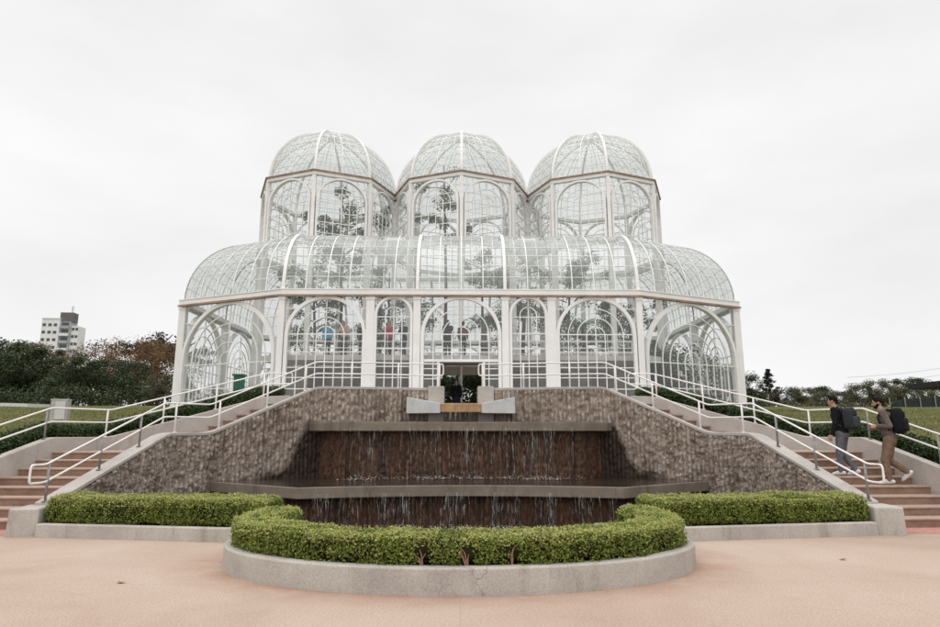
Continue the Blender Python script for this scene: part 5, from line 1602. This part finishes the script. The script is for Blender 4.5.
    for s in (-1, 1): t.capsule(H((s * 0.070, -0.012, 0.03)), H((s * 0.071, 0.005, 0.0)), 0.014, 0.008, 8)
    if hairlong: t.capsule(H((0, -0.06, 0.0)), H((0, -0.075, -0.22)), 0.075, 0.055)
    child('hair', t, mats.get('hair', HAIR), vox, 2, 0.014 if detail else 0)
    if detail:
        t = MB()
        for s in (-1, 1): t.ball(H((s * 0.032, 0.083, 0.012)), (0.012, 0.007, 0.007), 8, 6)
        child('eye', t, EYE, rm=False)
        t = MB()
        for s in (-1, 1): t.capsule(H((s * 0.018, 0.0885, 0.036)), H((s * 0.046, 0.078, 0.036)), 0.0055, 0.004, 6)
        child('eyebrow', t, HAIR, rm=False)
        if beard:
            t = MB(); t.capsule(H((0, 0.048, -0.078)), H((0, 0.066, -0.072)), 0.044, 0.038)
            for s in (-1, 1): t.capsule(H((s * 0.062, 0.005, -0.03)), H((s * 0.030, 0.062, -0.074)), 0.024, 0.030)
            t.capsule(H((-0.02, 0.094, -0.038)), H((0.02, 0.094, -0.038)), 0.0075, 0.0075, 8)
            child('beard', t, HAIR, 0.006, 1)
    return body

def superq(c, size, e=0.35, nu=28, nv=18):
    V, Fs = [], []
    sg = lambda v, p: math.copysign(abs(v) ** p, v)
    for j in range(nv + 1):
        ph = -PI/2 + PI * j / nv
        for i in range(nu):
            t = 2 * PI * i / nu
            V.append((c[0] + size[0]/2 * sg(math.cos(ph), e) * sg(math.cos(t), e), c[1] + size[1]/2 * sg(math.cos(ph), e) * sg(math.sin(t), e), c[2] + size[2]/2 * sg(math.sin(ph), e)))
    for j in range(nv):
        for i in range(nu): Fs.append((j*nu + i, j*nu + (i+1) % nu, (j+1)*nu + (i+1) % nu, (j+1)*nu + i))
    return V, Fs

def backpack(loc, rz, tiltx, label, mat, mat2, size=(0.31, 0.19, 0.47), scale=1.0):
    b = empty('backpack', loc, label, 'backpack')
    def part(name, mb, m_, fold=0.0):
        o = mesh_obj(name, mb.v, mb.f, m_, None, True); o.parent = b
        if fold:
            tx = bpy.data.textures.new('pack_folds', 'CLOUDS'); tx.noise_scale = 0.12
            d = o.modifiers.new('folds', 'DISPLACE'); d.texture = tx; d.strength = fold; d.texture_coords = 'LOCAL'
        return o
    w, d, h = size
    V, Fs = superq((0, 0, 0), size, 0.42); V = [(x * (1 - 0.16 * max(0, z / (h/2))), y, z) for x, y, z in V]
    part('pack_body', MB().add(V, Fs), mat, 0.03)
    V, Fs = superq((0, -d * 0.48, -h * 0.16), (w * 0.82, 0.12, h * 0.52), 0.45); part('front_pocket', MB().add(V, Fs), mat2, 0.02)
    V, Fs = superq((0, -d * 0.42, h * 0.24), (w * 0.70, 0.08, h * 0.24), 0.5); part('top_pocket', MB().add(V, Fs), mat, 0.01)
    part('handle', MB().tube([(0.035 * math.cos(t), d * 0.3, h/2 - 0.012 + 0.05 * math.sin(t)) for t in np.linspace(0, PI, 8)], 0.009, 6), mat2)
    for s in (-1, 1):
        pts = [(s * 0.085, d * 0.42, h * 0.40), (s * 0.125, d * 0.42 + 0.05, h * 0.47), (s * 0.145, d * 0.42 + 0.15, h * 0.42), (s * 0.15, d * 0.42 + 0.235, h * 0.20), (s * 0.155, d * 0.42 + 0.19, -h * 0.10), (s * 0.15, d * 0.42 + 0.05, -h * 0.34)]
        Pp, _ = resample(smooth_path(pts, 0.02, 0.08), 0.03)
        nn = [(s * 0.3, 1, 0.4)] * len(Pp); part('strap', MB().sweep(Pp, nn, 0.055, 0.014), mat2)
    part('zip', MB().tube([(w * 0.36 * math.cos(t), -d * 0.20 - 0.02, h * 0.08 + h * 0.40 * math.sin(t)) for t in np.linspace(0, PI, 14)], 0.005, 5), M['bld_grey'])
    b.rotation_euler = (tiltx, 0, rz); b.scale = (scale,) * 3
    return b

# the man in front: heading up and left, right leg swinging through
RZ1 = R(50)
J1 = dict(pelvis=(0, -0.01, 0.90), chest=(0, 0.045, 1.28), neck=(0, 0.075, 1.455), head=(0, 0.125, 1.60), yaw=R(12), tilt=R(-14),
          sh_l=(-0.185, 0.04, 1.40), el_l=(-0.235, -0.06, 1.13), wr_l=(-0.13, 0.17, 1.13), palm_l=(0.6, 0.2, 0.6),
          sh_r=(0.185, 0.04, 1.40), el_r=(0.235, -0.02, 1.12), wr_r=(0.12, 0.19, 1.10), palm_r=(-0.6, 0.2, 0.6),
          hip_l=(-0.085, 0, 0.87), kn_l=(-0.095, 0.10, 0.48), an_l=(-0.095, 0.06, 0.085), toe_l=(-0.105, 0.22, 0.038),
          hip_r=(0.085, 0, 0.87), kn_r=(0.10, 0.06, 0.47), an_r=(0.10, -0.25, 0.24), toe_r=(0.105, -0.15, 0.115))
c_grey = cloth('grey_brown_jacket', (0.13, 0.105, 0.098)); c_khaki = cloth('brown_chino', (0.185, 0.125, 0.088)); c_black = cloth('black_pullover', (0.010, 0.010, 0.012)); c_jean = cloth('grey_jeans', (0.115, 0.12, 0.135))
L1 = (8.40, 12.42, 0.605)
person(L1, RZ1, 'bearded man in grey brown jacket and brown trousers climbing the right stairs', J1, dict(top=c_grey, legs=c_khaki), beard=True, vox=0.0075, scale=0.985)
pk_a = cloth('black_pack_cloth', (0.010, 0.010, 0.011)); pk_b = cloth('black_pack_trim', (0.016, 0.016, 0.017))
def local(loc, rz, v, sc=1.0): 
    c, s_ = math.cos(rz), math.sin(rz); return (loc[0] + sc * (v[0] * c - v[1] * s_), loc[1] + sc * (v[0] * s_ + v[1] * c), loc[2] + sc * v[2])
backpack(local(L1, RZ1, (0.0, -0.185, 1.235), 0.985), RZ1, R(-4), 'large plain black backpack worn by the bearded man', pk_a, pk_b, (0.34, 0.21, 0.50))
RZ2 = R(38)
J2 = dict(pelvis=(0, -0.02, 0.92), chest=(0, 0.05, 1.29), neck=(0, 0.085, 1.465), head=(0, 0.125, 1.61), yaw=R(8), tilt=R(-8),
          sh_l=(-0.185, 0.05, 1.41), el_l=(-0.235, 0.03, 1.12), wr_l=(-0.245, 0.12, 0.88), palm_l=(0.1, 1, 0),
          sh_r=(0.185, 0.05, 1.41), el_r=(0.23, -0.04, 1.13), wr_r=(0.22, 0.06, 0.90), palm_r=(-0.1, 1, 0),
          hip_l=(-0.085, 0, 0.89), kn_l=(-0.09, 0.06, 0.49), an_l=(-0.09, 0.06, 0.085), toe_l=(-0.10, 0.21, 0.038),
          hip_r=(0.085, 0, 0.89), kn_r=(0.09, 0.07, 0.49), an_r=(0.095, -0.17, 0.115), toe_r=(0.10, -0.02, 0.040))
L2 = (7.66, 12.72, 0.755)
person(L2, RZ2, 'man in black pullover and grey jeans climbing the right stairs ahead', J2, dict(top=c_black, legs=c_jean, top_name='pullover'), vox=0.0075, scale=0.915)
pk_c = cloth('charcoal_pack_cloth', (0.028, 0.031, 0.036)); pk_d = cloth('charcoal_pack_trim', (0.045, 0.05, 0.057))
backpack(local(L2, RZ2, (0.0, -0.19, 1.22), 0.915), RZ2, R(-4), 'soft charcoal backpack worn by the man in black', pk_c, pk_d, (0.34, 0.21, 0.46), 0.95)

STAND = dict(pelvis=(0, 0, 0.93), chest=(0, 0.02, 1.30), neck=(0, 0.03, 1.47), head=(0, 0.05, 1.61),
             sh_l=(-0.185, 0.02, 1.41), el_l=(-0.23, 0.0, 1.12), wr_l=(-0.22, 0.08, 0.88), palm_l=(0, 1, 0),
             sh_r=(0.185, 0.02, 1.41), el_r=(0.23, 0.0, 1.12), wr_r=(0.22, 0.08, 0.88), palm_r=(0, 1, 0),
             hip_l=(-0.085, 0, 0.9), kn_l=(-0.09, 0.03, 0.49), an_l=(-0.09, 0, 0.085), toe_l=(-0.11, 0.15, 0.038),
             hip_r=(0.085, 0, 0.9), kn_r=(0.09, 0.03, 0.49), an_r=(0.09, 0, 0.085), toe_r=(0.11, 0.15, 0.038))
LEAN = dict(STAND); LEAN.update(el_l=(-0.26, 0.12, 1.16), wr_l=(-0.16, 0.34, 1.10), el_r=(0.26, 0.12, 1.16), wr_r=(0.16, 0.34, 1.10), chest=(0, 0.07, 1.28), neck=(0, 0.12, 1.44), head=(0, 0.16, 1.57))
NAVY = cloth('navy_trousers', (0.02, 0.024, 0.035)); DK = cloth('dark_coat', (0.016, 0.015, 0.016)); SHB = simple('dark_shoe', (0.02, 0.02, 0.02), 0.6)
vis = [
    ((-6.35, 29.6, Z_GAL), PI, STAND, cloth('light_blue_shirt', (0.10, 0.34, 0.55)), NAVY, 'person in light blue shirt on the gallery behind the left arch', False),
    ((-5.5, 29.3, Z_GAL), PI * 0.9, LEAN, cloth('pink_top', (0.55, 0.33, 0.29)), NAVY, 'person in pale pink top on the gallery behind the left arch', True),
    ((-4.75, 29.9, Z_GAL), PI * 1.1, STAND, DK, NAVY, 'person in dark coat on the gallery at the left thick column', False),
    ((-3.42, 29.3, Z_GAL), PI, STAND, cloth('crimson_top', (0.42, 0.03, 0.07)), NAVY, 'person in crimson top on the gallery left of the door', True),
    ((-2.72, 29.5, Z_GAL), PI * 0.8, LEAN, cloth('charcoal_coat', (0.02, 0.02, 0.024)), NAVY, 'person in charcoal coat next to the crimson top on the gallery', False),
    ((-0.62, 29.2, Z_GAL), 0.3, STAND, cloth('black_coat', (0.02, 0.017, 0.016)), NAVY, 'dark coated person above the door, left one of the couple', True),
    ((0.08, 29.2, Z_GAL), -0.3, STAND, cloth('brown_sweater', (0.14, 0.065, 0.04)), NAVY, 'person in brown sweater above the door, right one of the couple', False),
    ((-0.22, 30.3, Z_FLOOR - 0.12), PI, STAND, cloth('black_jacket', (0.012, 0.012, 0.014)), NAVY, 'person in black jacket standing in the open doorway', False),
]
HB = simple('brown_hair', (0.03, 0.018, 0.011), 0.5, 0.4, var=0.3, scale=60)
for i, (loc, rz, Jn, top, legs, lab, lh) in enumerate(vis):
    person(loc, rz, lab, Jn, dict(top=top, legs=legs, shoe=SHB, hair=HB if i % 2 else HAIR), group='visitors inside the glasshouse', vox=0.016, detail=False, hairlong=lh, scale=0.97 + 0.02 * (i % 3))
